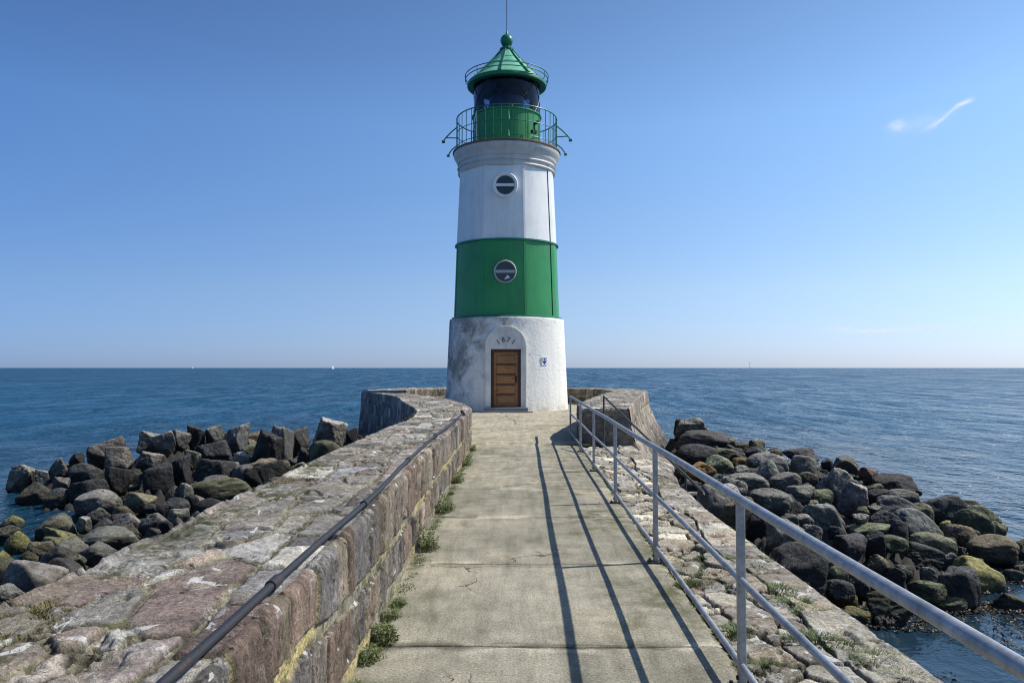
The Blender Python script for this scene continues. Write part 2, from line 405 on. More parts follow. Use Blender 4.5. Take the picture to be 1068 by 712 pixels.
def mat_sea():
    k = NT('sea_water'); p = k.pos()
    sep = k.n('ShaderNodeSeparateXYZ'); k.l(p, sep.inputs[0])
    n1 = k.noise(k.map(p, (1.0, .62, 1), (0, 0, R(10))), .62, 4, .62, .3)
    n2 = k.noise(k.map(p, (.85, 1.0, 1), (0, 0, R(-9))), 1.7, 4, .65, .5)
    n3 = k.noise(k.map(p, (.7, 1.0, 1), (0, 0, R(5))), 5.5, 3, .6)
    n4 = k.noise(k.map(p, (.35, 1.0, 1), (0, 0, R(8))), .03, 3, .6)     # gust patches
    ch = k.step(k.noise(k.map(p, (.4, 1, 1)), .05, 4, .6), .35, .65)
    h = k.math('ADD', k.math('ADD', k.math('MULTIPLY', n1, .80), k.math('MULTIPLY', n2, .34)), k.math('MULTIPLY', n3, .07))
    h = k.math('MULTIPLY', h, k.math('ADD', .6, k.math('MULTIPLY', ch, .55)))
    n5 = k.noise(k.map(p, (1.0, .32, 1), (0, 0, R(5))), .42, 4, .62, .4); n6 = k.noise(k.map(p, (1.0, .16, 1), (0, 0, R(-3))), .22, 4, .62, .3)
    far = k.step(sep.outputs[1], 25.0, 150.0)
    h = k.math('ADD', h, k.math('MULTIPLY', k.math('MULTIPLY', n5, 1.7), k.math('ADD', .40, far)))
    h = k.math('ADD', h, k.math('MULTIPLY', k.math('MULTIPLY', n6, 5.0), k.step(sep.outputs[1], 60.0, 260.0)))
    # calm in the lee of the rocks on the landward right
    dx = k.math('SUBTRACT', sep.outputs[0], 6.0); dy = k.math('SUBTRACT', sep.outputs[1], 4.0)
    r = k.math('SQRT', k.math('ADD', k.math('MULTIPLY', dx, dx), k.math('MULTIPLY', dy, dy)))
    lee = k.step(k.math('SUBTRACT', k.math('MULTIPLY', sep.outputs[0], .9), k.math('MULTIPLY', sep.outputs[1], .35)), -3, 6)
    calm = k.math('MULTIPLY', k.step(r, 4.0, 16.0), k.math('SUBTRACT', 1.0, k.math('MULTIPLY', k.math('MULTIPLY', lee, k.math('SUBTRACT', 1.0, k.step(r, 14.0, 50.0))), .78)))
    h = k.math('MULTIPLY', h, k.math('ADD', .06, k.math('MULTIPLY', calm, .94)))
    col = k.ramp(n4, [(.35, SEA_A), (.65, SEA_B)])
    col = k.mix(k.math('MULTIPLY', k.math('SUBTRACT', 1.0, k.step(r, 4.5, 14.0)), .75), col, (.03, .038, .045))     # turbid shallows
    ex = k.math('MULTIPLY', sep.outputs[0], .9); ey = k.math('MULTIPLY', k.math('SUBTRACT', sep.outputs[1], 12.0), .7)
    rr = k.math('SQRT', k.math('ADD', k.math('MULTIPLY', ex, ex), k.math('MULTIPLY', ey, ey)))
    col = k.mix(k.math('MULTIPLY', k.math('SUBTRACT', 1.0, k.step(rr, 8.0, 34.0)), .7), col, (.010, .030, .048))
    k.b.inputs['IOR'].default_value = 1.333; k.b.inputs['Specular IOR Level'].default_value = .36
    # ripple patches: rougher and smoother water, at sizes that grow with distance
    m1 = k.noise(k.map(p, (1.0, .5, 1), (0, 0, R(8))), .75, 4, .65, .6); m2 = k.noise(k.map(p, (1.0, .22, 1), (0, 0, R(4))), .55, 4, .65, .6); m3 = k.noise(k.map(p, (1.0, .10, 1), (0, 0, R(-2))), .30, 4, .65, .5)
    w2 = k.step(r, 20.0, 60.0); w3 = k.step(r, 70.0, 240.0)
    m = k.math('ADD', k.math('MULTIPLY', m1, k.math('SUBTRACT', 1.0, w2)), k.math('MULTIPLY', w2, k.math('ADD', k.math('MULTIPLY', m2, k.math('SUBTRACT', 1.0, w3)), k.math('MULTIPLY', m3, w3))))
    m = k.step(m, .34, .66)
    side = k.step(k.math('DIVIDE', sep.outputs[0], k.math('ADD', sep.outputs[1], 25.0)), -.15, .55)
    base = k.math('ADD', .09, k.math('MULTIPLY', k.step(r, 6.0, 45.0), k.math('SUBTRACT', .28, k.math('MULTIPLY', side, .15))))
    ro = k.math('ADD', base, k.math('MULTIPLY', k.math('MULTIPLY', k.math('SUBTRACT', m, .5), .27), k.step(r, 6.0, 40.0)))
    return k.fin(col, ro, k.bump(h, SEA_BUMP, 1.0))
SEA_A = (.005, .064, .128); SEA_B = (.007, .078, .152); SEA_BUMP = 1.5

M = {}
M['wall'] = mat_stone('weathered_granite_masonry', .45, .55)
M['ledge'] = mat_stone('pale_cobble_paving', .75, .5)
M['concrete'] = mat_concrete('pier_concrete', (.358, .328, .258))
M['concrete_pale'] = mat_concrete('platform_concrete', (.43, .385, .295))
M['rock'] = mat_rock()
M['white'] = mat_paint('white_tower_paint', (.88, .87, .83), .38, .26, rust=-.35)
M['green'] = mat_paint('green_tower_paint', (.028, .275, .080), .42, .38)
M['green_dark'] = mat_paint('green_ironwork_paint', (.018, .19, .095), .42, .3)
M['green_roof'] = mat_paint('green_copper_roof_paint', (.22, .58, .38), .34, .35)
M['cornice'] = mat_paint('cornice_paint', (.66, .64, .60), .55, .4, rust=.35)
M['rust'] = mat_plain('rusty_deck_edge', (.22, .13, .07), .8)
M['base'] = mat_base_plaster()
M['portal'] = mat_paint('portal_whitewash', (.74, .72, .66), .8, .6)
M['wood'] = mat_wood()
M['dark_wood'] = mat_plain('dark_door_frame_wood', (.055, .022, .012), .6)
M['galv'] = mat_galv()
M['iron'] = mat_iron()
M['rail_iron'] = mat_iron('painted_handrail_iron', (.05, .055, .05), (.09, .07, .05))
M['black'] = mat_plain('black_metal', (.015, .015, .016), .5)
M['glass'] = mat_glass_dark('dark_window_glass')
M['lantern'] = mat_glass_dark('lantern_glass', (.008, .014, .035))
M['frame_grey'] = mat_plain('grey_window_frame_paint', (.42, .47, .44), .5)
M['numeral'] = mat_plain('dark_numeral_paint', (.075, .075, .08), .7)
M['step'] = mat_plain('grey_step_stone', (.22, .23, .24), .85)
M['sign_white'] = mat_plain('white_enamel', (.8, .8, .8), .4)
M['sign_blue'] = mat_plain('blue_enamel', (.012, .05, .26), .4)
M['leaf'] = mat_leaf('weed_leaves', (.06, .085, .02), (.17, .20, .06))
M['grass'] = mat_leaf('short_grass', (.05, .08, .015), (.14, .18, .04))
M['moss'] = mat_leaf('yellow_moss', (.10, .09, .025), (.22, .19, .06))
M['seaweed'] = mat_leaf('brown_seaweed', (.02, .016, .010), (.085, .055, .024))
M['bed'] = mat_plain('dark_rubble', (.03, .028, .025), .95)
M['sea'] = mat_sea()
SKY = (0, .9, .2, 6, .145); SUN_E = 5.0
LEFT_ROCKS = [
    (-11.57, 18.23, -0.85, 0.67, 0.5, 0.57, 'a', 'p', 0),
    (-11, 18.14, -0.85, 0.54, 0.4, 0.37, 'a', 'p', 0),
    (-10.19, 16.51, -0.95, 0.75, 0.56, 0.44, 'r', 'd', 0),
    (-10.39, 17.68, -0.55, 0.61, 0.46, 0.43, 'a', 'g', 0),
    (-9.8, 16.81, -0.8, 0.41, 0.31, 0.3, 'a', 'g', 0),
    (-9.42, 16.03, -0.95, 0.53, 0.4, 0.35, 'r', 'd', 0),
    (-10.27, 18.2, -0.45, 0.4, 0.3, 0.35, 'a', 'd', 0),
    (-9.94, 18.83, -0.3, 1.06, 0.8, 0.54, 'a', 'g', -12),
    (-9.23, 18.09, -0.35, 0.71, 0.53, 0.44, 'a', 'p', 0),
    (-9.79, 17.69, -0.65, 0.83, 0.62, 0.38, 'r', 'd', 0),
    (-8.84, 16.16, -0.8, 0.87, 0.65, 0.39, 'r', 'd', 0),
    (-8.4, 16.54, -0.65, 0.81, 0.61, 0.52, 'a', 'd', 0),
    (-8.87, 18.91, -0.05, 0.61, 0.45, 0.46, 'a', 'p', 0),
    (-8.36, 18.67, -0.05, 0.6, 0.45, 0.5, 'a', 'p', 0),
    (-8.21, 18.95, -0, 0.56, 0.42, 0.39, 'a', 'g', 0),
    (-8.34, 17.64, -0.35, 0.65, 0.49, 0.32, 'a', 'g', 0),
    (-7.44, 16.22, -0.55, 0.68, 0.51, 0.55, 'r', 'd', 0),
    (-7.12, 16.61, -0.45, 0.45, 0.53, 0.64, 'a', 'd', 0),
    (-7.94, 14.79, -0.85, 0.87, 0.65, 0.44, 'r', 'p', 0),
    (-6.93, 14.38, -0.75, 0.64, 0.48, 0.29, 'r', 'b', 0),
    (-7.49, 14.36, -0.85, 0.39, 0.29, 0.22, 'r', 'g', 0),
    (-7.38, 13.81, -0.9, 0.51, 0.38, 0.23, 'a', 'g', 0),
    (-7.69, 13.12, -1, 0.74, 0.55, 0.42, 'r', 'g', 14),
    (-7.93, 13.64, -0.95, 0.3, 0.23, 0.2, 'r', 'b', 0),
    (-7.21, 13, -0.9, 0.3, 0.23, 0.22, 'a', 'p', 0),
    (-6.27, 12.59, -0.8, 0.49, 0.37, 0.3, 'r', 'p', 0),
    (-5.74, 12.41, -0.75, 0.46, 0.34, 0.27, 'r', 'g', 0),
    (-6.07, 13.89, -0.55, 0.34, 0.26, 0.27, 'r', 'g', 0),
    (-5.87, 13.88, -0.5, 0.27, 0.25, 0.3, 'r', 'g', 0),
    (-5.69, 13.01, -0.6, 0.48, 0.36, 0.22, 'r', 'd', 0),
    (-5.81, 12.85, -0.65, 0.22, 0.17, 0.19, 'r', 'd', 0),
    (-5.25, 12.17, -0.6, 0.36, 0.27, 0.19, 'r', 'g', 0),
    (-6.87, 13.62, -0.85, 0.43, 0.33, 0.26, 'r', 'b', 0),
    (-6.64, 12.61, -0.85, 0.37, 0.28, 0.21, 'r', 'd', 0),
    (-9.19, 14.23, -1.12, 0.45, 0.34, 0.22, 'r', 'y', 0),
    (-6.01, 11.62, -0.85, 0.99, 0.74, 0.36, 'r', 'g', 5),
    (-7.74, 12.11, -1, 0.42, 0.31, 0.32, 'r', 'y', 0),
    (-6.81, 11.23, -0.95, 0.44, 0.33, 0.31, 'r', 'b', 0),
    (-7.26, 11.03, -1.05, 0.35, 0.26, 0.32, 'r', 'y', 0),
    (-6.38, 11.09, -0.9, 0.41, 0.31, 0.24, 'r', 'p', -15),
    (-5.56, 10.39, -0.75, 0.53, 0.4, 0.24, 'r', 'g', 0),
    (-5.87, 9.49, -0.85, 0.84, 0.63, 0.41, 'r', 'g', 0),
    (-5.35, 8.24, -0.7, 0.38, 0.29, 0.22, 'a', 'g', 0),
    (-5.7, 10.16, -0.8, 0.24, 0.18, 0.12, 'r', 'g', 0),
    (-5.09, 10.93, -0.65, 0.27, 0.2, 0.21, 'a', 'd', 0),
    (-5.04, 11.26, -0.6, 0.22, 0.17, 0.2, 'r', 'd', 0),
    (-5.77, 9.96, -0.85, 0.51, 0.31, 0.19, 's', 'd', 10),
    (-5.02, 11.61, -0.6, 0.16, 0.12, 0.14, 'r', 'g', 0),
    (-6.83, 10.92, -0.95, 0.27, 0.2, 0.16, 'r', 'd', 0),
    (-8.07, 19.68, 0, 0.53, 0.47, 0.57, 'a', 'd', 0),
    (-7.67, 19.81, 0, 0.51, 0.42, 0.5, 'a', 'p', 0),
    (-6.78, 19.06, 0, 0.66, 0.63, 0.76, 'a', 'p', 0),
    (-5.53, 17.48, -0.05, 0.9, 0.68, 0.76, 'a', 'd', 0),
    (-5.29, 17.7, -0, 0.61, 0.69, 0.83, 'a', 'p', 0),
    (-5.13, 18.57, 0, 0.53, 0.5, 0.6, 'a', 'g', 0),
    (-4.81, 20.18, 0.1, 0.99, 0.75, 0.68, 'a', 'p', 0),
    (-4.11, 19.66, 0, 0.34, 0.32, 0.38, 'a', 'd', 0),
    (-4.07, 16.81, -0.1, 0.79, 0.59, 0.49, 'r', 'm', 0),
    (-4.52, 16.83, -0.25, 0.5, 0.42, 0.51, 'a', 'd', 0),
    (-7.04, 18.42, -0.25, 0.95, 0.71, 0.49, 'a', 'd', 0),
    (-6.1, 17.42, -0.35, 0.52, 0.39, 0.34, 'r', 'p', 0),
    (-7.37, 17.77, -0.35, 0.46, 0.34, 0.39, 'a', 'p', 0),
    (-5, 15.47, -0.4, 0.99, 0.74, 0.56, 'a', 'd', 0),
    (-4.77, 15.83, -0.3, 0.47, 0.35, 0.21, 'r', 'm', 0),
    (-6.22, 16.25, -0.45, 1, 0.75, 0.55, 'a', 'd', 0),
    (-5.94, 15.49, -0.55, 0.63, 0.47, 0.22, 'r', 'g', 0),
    (-5.52, 14.56, -0.6, 1.41, 0.85, 0.44, 's', 'm', -6),
    (-4.91, 12.64, -0.55, 0.56, 0.42, 0.26, 'r', 'd', 0),
    (-5.47, 13.2, -0.6, 0.32, 0.26, 0.32, 'r', 'd', 0),
    (-4.78, 11.71, -0.55, 0.32, 0.24, 0.18, 'a', 'g', 0),
    (-6.05, 16.62, -0.4, 0.41, 0.31, 0.18, 'a', 'g', 0),
]
RIGHT_ROCKS = [
    (5.91, 25.38, -0.2, 1.19, 0.89, 0.64, 'a', 'p', 12),
    (5.98, 24.27, -0.55, 1.79, 1.07, 0.57, 's', 'd', 0),
    (5.65, 26.05, -0.3, 0.39, 0.47, 0.57, 'a', 'd', 0),
    (4.85, 20.1, -0.5, 1.14, 0.85, 0.51, 'r', 'd', 0),
    (5.76, 20.86, -0.6, 0.74, 0.56, 0.3, 'r', 'm', 0),
    (4.51, 16.78, -0.4, 0.76, 0.57, 0.44, 'r', 'm', 0),
    (4.74, 15.93, -0.4, 0.35, 0.26, 0.21, 'r', 'g', 0),
    (6.87, 21.76, -0.65, 0.62, 0.46, 0.26, 'r', 'd', 0),
    (5.76, 17.35, -0.4, 0.98, 0.74, 0.44, 'r', 'g', 0),
    (5.16, 15.44, -0.35, 0.57, 0.43, 0.46, 'r', 'g', 0),
    (3.76, 15.27, -0.3, 0.64, 0.48, 0.29, 'r', 'o', 0),
    (5.38, 18.13, -0.5, 0.45, 0.33, 0.2, 'r', 'o', 0),
    (4.15, 13.76, -0.3, 0.85, 0.51, 0.31, 's', 'p', 8),
    (8.1, 21.67, -0.7, 1.01, 0.76, 0.31, 'a', 'd', 0),
    (6.76, 17.74, -0.5, 0.76, 0.57, 0.43, 'r', 'g', 0),
    (4.91, 13.78, -0.35, 0.66, 0.49, 0.41, 'r', 'g', 0),
    (5.65, 14.72, -0.4, 0.42, 0.31, 0.28, 'r', 'b', 0),
    (3.71, 12.83, -0.25, 0.41, 0.25, 0.22, 's', 'p', 8),
    (3.78, 11.26, -0.25, 0.74, 0.56, 0.4, 'r', 'g', 14),
    (3.04, 11.32, -0.3, 0.69, 0.54, 0.65, 'r', 'p', 0),
    (2.96, 12.82, -0.35, 0.5, 0.38, 0.4, 'r', 'd', 0),
    (3.14, 10.75, -0.3, 0.55, 0.42, 0.46, 'r', 'b', 0),
    (4.85, 13, -0.4, 0.54, 0.41, 0.27, 'r', 'g', 0),
    (6, 14.28, -0.4, 0.72, 0.54, 0.55, 'a', 'p', 0),
    (4.47, 12.44, -0.4, 0.26, 0.2, 0.16, 'r', 'd', 0),
    (5.18, 12.98, -0.45, 0.47, 0.35, 0.25, 'r', 'm', 0),
    (3.92, 10.41, -0.35, 0.26, 0.19, 0.18, 'r', 'g', 0),
    (3.66, 10.19, -0.3, 0.28, 0.21, 0.18, 'r', 'g', 0),
    (7.93, 23.26, -0.8, 0.57, 0.43, 0.2, 'r', 'd', 0),
    (7.9, 19.3, -0.7, 0.32, 0.24, 0.23, 'r', 'd', 0),
    (3.36, 10.6, -0.35, 0.31, 0.25, 0.31, 'r', 'd', 0),
    (3.4, 15.48, -0.35, 0.31, 0.23, 0.26, 'a', 'm', 0),
    (4.32, 10.84, -0.4, 0.8, 0.6, 0.49, 'a', 'g', 0),
    (7.92, 18.25, -0.6, 0.79, 0.59, 0.48, 'a', 'g', 0),
    (8.06, 17.42, -0.7, 0.45, 0.34, 0.34, 'a', 't', 0),
    (8.01, 16.17, -0.7, 1.03, 0.62, 0.37, 's', 'd', 0),
    (5.84, 13.2, -0.45, 0.58, 0.44, 0.48, 'a', 'p', 0),
    (6.86, 14.46, -0.65, 0.48, 0.36, 0.19, 'r', 'd', 0),
    (7.46, 14.78, -0.75, 0.69, 0.52, 0.3, 'r', 'g', 0),
    (6.55, 13.27, -0.65, 0.72, 0.54, 0.33, 'r', 'g', 10),
    (6.4, 12.21, -0.75, 0.81, 0.48, 0.41, 's', 'g', 24),
    (7.84, 14.13, -0.85, 0.87, 0.65, 0.53, 'a', 'd', 0),
    (5.63, 11.67, -0.55, 0.49, 0.37, 0.22, 'r', 'd', 0),
    (5.57, 11.09, -0.6, 0.33, 0.25, 0.23, 'r', 'd', 20),
    (5.67, 12.07, -0.5, 0.22, 0.17, 0.13, 'a', 'g', 0),
    (5.24, 11.27, -0.65, 0.72, 0.54, 0.21, 'r', 'm', 0),
    (5.11, 11.32, -0.5, 0.24, 0.18, 0.16, 'a', 'p', 0),
    (4.35, 9.95, -0.55, 0.48, 0.36, 0.26, 'r', 'd', 0),
    (4.99, 10.61, -0.7, 0.31, 0.3, 0.36, 'r', 'd', 0),
    (5.29, 10.74, -0.7, 0.4, 0.3, 0.17, 'r', 'm', 0),
    (6.06, 11.16, -0.8, 0.66, 0.49, 0.25, 'r', 'm', 0),
    (5.73, 11.02, -0.95, 0.75, 0.57, 0.4, 'a', 'd', 0),
    (7.18, 12.8, -0.9, 0.2, 0.15, 0.17, 'r', 'y', 0),
    (7.11, 12.22, -0.9, 0.6, 0.45, 0.28, 'r', 'b', 0),
    (7.92, 13.31, -0.95, 0.7, 0.42, 0.43, 's', 'm', 20),
    (8.66, 14.25, -1, 0.7, 0.42, 0.34, 's', 'm', 12),
    (9.25, 15.65, -1.05, 0.5, 0.37, 0.16, 'a', 'd', 0),
    (7.11, 11.4, -0.95, 0.78, 0.59, 0.38, 'r', 'b', 0),
    (8.33, 13.29, -1.05, 0.33, 0.24, 0.22, 'r', 'm', 20),
    (6.01, 10.61, -0.9, 0.22, 0.17, 0.15, 'a', 'p', 0),
    (7.93, 12.11, -1.1, 0.26, 0.2, 0.17, 'r', 'b', 0),
    (6.1, 10.18, -1, 0.7, 0.52, 0.44, 'r', 'y', 14),
    (5.42, 9.45, -0.9, 0.58, 0.43, 0.39, 'r', 'd', 0),
    (4.99, 9.27, -0.95, 0.54, 0.33, 0.23, 's', 'm', 14),
    (5.26, 9.33, -1.1, 0.41, 0.31, 0.18, 'r', 'y', 0),
    (5.33, 9.93, -0.95, 0.24, 0.19, 0.23, 'r', 'g', 0),
    (5.02, 9.91, -0.9, 0.26, 0.19, 0.18, 'r', 'd', 0),
    (4.69, 9.9, -0.8, 0.32, 0.24, 0.24, 'r', 'b', 0),
    (4.82, 9.74, -0.9, 0.26, 0.2, 0.22, 'r', 'd', 0),
    (4.3, 8.84, -1, 0.57, 0.43, 0.36, 'a', 'd', 0),
    (3.93, 8.82, -1.1, 0.45, 0.27, 0.17, 's', 'y', 8),
    (4.07, 9.63, -0.85, 0.2, 0.15, 0.17, 'r', 'g', 0),
    (4.31, 9.66, -0.95, 0.31, 0.23, 0.25, 'r', 'd', 0),
    (5.98, 9.35, -1.15, 0.41, 0.31, 0.31, 'a', 'd', 0),
    (6.87, 10.57, -1.15, 0.36, 0.27, 0.23, 'r', 'd', 0),
    (3.08, 8.32, -0.35, 0.63, 0.47, 0.38, 'r', 'd', 0),
    (3.33, 9.44, -0.3, 0.52, 0.39, 0.33, 'r', 'g', 0),
    (3.95, 10.45, -0.35, 0.26, 0.19, 0.17, 'r', 'g', 0),
    (3.86, 9.97, -0.4, 0.3, 0.22, 0.19, 'r', 'g', 0),
    (3.51, 9, -0.8, 0.32, 0.24, 0.21, 'r', 'd', 0),
    (3.89, 9.26, -1.02, 0.5, 0.3, 0.19, 's', 'y', 10),
    (3.91, 9.29, -0.75, 0.25, 0.19, 0.18, 'r', 'm', 0),
    (3.82, 9.04, -0.85, 0.35, 0.26, 0.18, 'r', 'd', 0),
    (4.28, 9.59, -0.95, 0.3, 0.22, 0.22, 'r', 'd', 0),
    (4.39, 10.44, -0.5, 0.27, 0.2, 0.14, 'r', 'd', 0),
    (3.75, 10.48, -0.35, 0.32, 0.24, 0.16, 'r', 'g', 0),
]
# ================================================================== masonry ribbons
def catmull(P, n):
    P = np.asarray(P, float); K = len(P)
    u = np.linspace(0, K - 1, n); i = np.minimum(u.astype(int), K - 2); t = (u - i)[:, None]
    g = lambda k: P[np.clip(k, 0, K - 1)]
    a, b, c, d = g(i - 1), g(i), g(i + 1), g(i + 2)
    # centripetal-like damping is not needed for these gentle curves
    return .5 * (2 * b + (c - a) * t + (2 * a - 5 * b + 4 * c - d) * t ** 2 + (3 * b - a - 3 * c + d) * t ** 3)

def resample(stations, fine, smin, smax):
    """stations rows: ix,iy,ox,oy,z,flare -> samples spaced by distance from the walkway's near end"""
    D = catmull(stations, 4000)
    mid = (D[:, :2] + D[:, 2:4]) / 2
    s = np.concatenate([[0], np.cumsum(np.hypot(*np.diff(mid, axis=0).T))])
    out = [0.0]
    while out[-1] < s[-1]:
        y = np.interp(out[-1], s, mid[:, 1])
        out.append(out[-1] + float(np.clip(fine * abs(y) if y > 1.2 else .03, smin, smax)))
    out = np.minimum(np.array(out), s[-1])
    if out[-1] - out[-2] < 1e-4: out = out[:-1]
    return out, np.stack([np.interp(out, s, D[:, k]) for k in range(D.shape[1])], 1)

GRAN = [(.25, .235, .215), (.28, .215, .185), (.19, .185, .178), (.33, .305, .265), (.235, .18, .155), (.14, .134, .13), (.40, .385, .35), (.26, .228, .20), (.32, .30, .26), (.23, .22, .21), (.30, .255, .23)]
FACE = [(.20, .165, .13), (.195, .142, .108), (.16, .138, .118), (.115, .105, .098), (.185, .135, .105), (.24, .193, .138), (.175, .146, .122), (.14, .123, .111), (.215, .18, .135)]
PALE = [(0.468, 0.422, 0.319), (0.403, 0.353, 0.270), (0.507, 0.465, 0.363), (0.351, 0.291, 0.220), (0.429, 0.360, 0.259), (0.325, 0.291, 0.237)]

def ribbon(name, stations, mat, parent, hin=.86, kind='wall', fine=.0032, smin=.009, smax=.06, cols=(78, 100, 46), seed=1):
    S, D = resample(stations, fine, smin, smax)
    I = D[:, :2]; O = D[:, 2:4]; zt = D[:, 4]; fl = D[:, 5]
    w = np.hypot(*(O - I).T); n = (O - I) / w[:, None]
    ns = len(S); r = .032 if kind == 'wall' else .045
    P = []; N = []; Q = []; REG = []
    def put(px, pz, nx, nz, q, reg):     # px: distance from inner edge towards outer
        P.append(np.stack([I[:, 0] + n[:, 0] * px, I[:, 1] + n[:, 1] * px, pz], 1))
        nl = np.sqrt(nx * nx + nz * nz) + 1e-9
        N.append(np.stack([n[:, 0] * nx / nl, n[:, 1] * nx / nl, nz / nl], 1)); Q.append(q); REG.append(reg)
    one = np.ones(ns); zero = one * 0
    if kind == 'wall':
        for t in np.linspace(0, 1, cols[0]):
            z = -.06 + (zt - r + .06) * t
            put(zero, z, -one, zero, z + .06, 0)
        for a in np.linspace(0, PI / 2, 6)[1:]:
            put(one * (r - r * math.cos(a)), zt - r + r * math.sin(a), -one * math.cos(a), one * math.sin(a), zt - r + .06 + r * a, 0)
    q0 = (zt - r + .06 + r * PI / 2) if kind == 'wall' else zero
    xi = r if kind == 'wall' else 0.0
    for t in np.linspace(0, 1, cols[1])[(1 if kind == 'wall' else 0):]:
        x = xi + (w - r - xi) * t
        put(x, zt, zero, one, q0 + x - xi, 1)
    q1 = q0 + w - r - xi
    for a in np.linspace(0, PI / 2, 6)[1:]:
        put(w - r + r * math.sin(a), zt - r + r * math.cos(a), one * math.sin(a), one * math.cos(a), q1 + r * a, 2)
    q2 = q1 + r * PI / 2
    for t in np.linspace(0, 1, cols[2])[1:]:
        h = (zt - r + 1.9) * t; hh = np.minimum(h, 1.9)
        if kind == 'wall': off = .04 * h + fl * (.10 * h + .34 * np.maximum(h - .5, 0) ** 1.3)
        else: off = .07 * h + fl * (2.6 * np.minimum(h, .28) + .75 * np.maximum(h - .28, 0))
        put(w + off, zt - r - h, one, .07 + fl * .5 * t, q2 + h, 2)
    P = np.stack(P, 1); N = np.stack(N, 1); Q = np.stack(Q, 1)
    reg = np.array(REG)[None, :] + 0 * Q.astype(int)
    s = S[:, None] + 0 * Q
    wq = .055 * fbm(s * 2.6, Q * 2.6, seed + 1, 3); ws = .07 * fbm(s * 2.6 + 40, Q * 2.6, seed + 2, 3)
    s2 = s + ws; qq = Q + wq
    q0 = q0[:, None]; q1 = q1[:, None]; q2 = q2[:, None]
    e = np.full(Q.shape, .0); h1 = np.zeros(Q.shape); h2 = np.zeros(Q.shape)
    if kind == 'wall':
        qa = np.where(P[:, :1, 1] < 20, .06 + .40 + .16 * sstep(5.0, 2.6, P[:, :1, 1]), .46)
        qb = q0 + .22 + .05 * np.sin(s * 1.7)
        ea, a1, a2 = courses(s2 - .2 * wq, seed + 40, .27); eb, b1, b2 = courses(s2 + .3 * wq, seed + 50, .31)
        lo = qq < qa; up = (qq >= qa) & (qq < qb)
        e = np.where(lo, np.minimum(np.minimum(ea, qq - .15), qa - .032 - qq), e); h1 = np.where(lo, a1, h1); h2 = np.where(lo, a2, h2)
        e = np.where(up, np.minimum(np.minimum(eb, qq - qa - .03), np.where(Q < q0, 9, qb - qq)), e); h1 = np.where(up, b1, h1); h2 = np.where(up, b2, h2)
        top = (qq >= qb) & (reg < 2); ts, tq = .56, .40
        qc = qb
    else:
        top = (reg < 2); ts, tq = .30, .30; qc = q0 - .2
    ed, d1, d2 = voronoi(s2 / ts + 3.3, qq / tq + 7.7, seed + 60)
    # some cells are broken up into smaller rubble
    ek, k1, k2 = voronoi(s2 / ts * 2.3 + 9.1, qq / tq * 2.1 + 2.2, seed + 66)
    brk = d2 > (.74 if kind == 'wall' else .84)
    ed = np.where(brk, np.minimum(ed, ek / 2.2), ed); d1 = np.where(brk, k1, d1); d2 = np.where(brk, k2, d2)
    rim = q1 - (.26 if kind == 'wall' else .34) + .06 * np.sin(s * 2.3)
    isrim = (qq > rim) & (qq < q2 + .22)
    ee = np.minimum(ed * (ts + tq) / 2, np.minimum(qq - qc, rim - qq))
    mtop = top & ~isrim
    e = np.where(mtop, ee, e); h1 = np.where(mtop, d1, h1); h2 = np.where(mtop, d2, h2)
    er, r1, r2 = courses(s2, seed + 70, .52); er = np.minimum(er, np.minimum(qq - rim, q2 + .22 - qq))
    e = np.where(isrim, er, e); h1 = np.where(isrim, r1, h1); h2 = np.where(isrim, r2, h2)
    out = (reg == 2) & ~isrim
    row = np.floor((qq - q2) / .36); eo, o1, o2 = courses(s2 + row * 1.37, seed + 80, .5)
    fr = (qq - q2) / .36 - row; eo = np.minimum(eo, np.minimum(fr, 1 - fr) * .36)
    e = np.where(out, eo, e); h1 = np.where(out, o1, h1); h2 = np.where(out, o2, h2)
    rough_e = e + (.026 if kind == 'wall' else .018) * fbm(s * 11, Q * 11, seed + 9, 5, .62)
    lo_e = np.where(reg == 1, .009, .005) if kind == 'wall' else .004
    body = sstep(lo_e, lo_e + .011, rough_e)
    vertical = (reg != 1)
    amp = np.where(reg == 0, .016 + .014 * (h2 - .5), np.where(reg == 1, .009 + .014 * (h2 - .5), .03))
    if kind != 'wall': amp = np.where(reg == 1, .030 + .022 * (h2 - .35), amp)
    und = .032 * fbm(s * 1.2, Q * 1.2, seed + 12, 3)
    tilt = (h1 - .5) * np.where(reg == 0, .016, .010) * body
    hgt = amp * body + tilt + und * np.where(vertical, .5, 1) + .015 * fbm(s * 6.5, Q * 6.5, seed + 14, 4) + .013 * fbm(s * 29, Q * 29, seed + 15, 4, .6)
    chip = sstep(.10, .22, fbm(s * 5.2, Q * 7.5, seed + 16, 5, .6))          # spalled hollows
    hgt = hgt - .022 * chip * np.where(reg == 0, .6, 1)
    tool = fbm(s * 34, Q * 3.5, seed + 17, 3)                                # tooling marks on the dressed face
    hgt = hgt + np.where(reg == 0, .014, 0) * tool * body
    # the foot of the face stays in place
    P = P + N * hgt[:, :, None]
    # colour
    if kind == 'wall':
        ym = sstep(-.12, .16, fbm(s * 1.3, Q * 5, seed + 48, 4))[..., None]
        cst = np.where((reg == 0)[..., None], palette((h1 * 7.13) % 1, FACE), palette((h1 * 5.31) % 1, GRAN))
        mort = np.where((reg == 0)[..., None] & (Q < q0 - .02)[..., None], np.array((.43, .36, .175)) * (1 - ym) + np.array((.27, .245, .19)) * ym, np.array((.30, .272, .185)))
    else:
        cst = palette((h1 * 5.31) % 1, PALE); mort = np.zeros(P.shape) + np.array((.115, .105, .055))
        cst = np.where((reg == 2)[..., None], palette((h1 * 7.13) % 1, GRAN), cst)
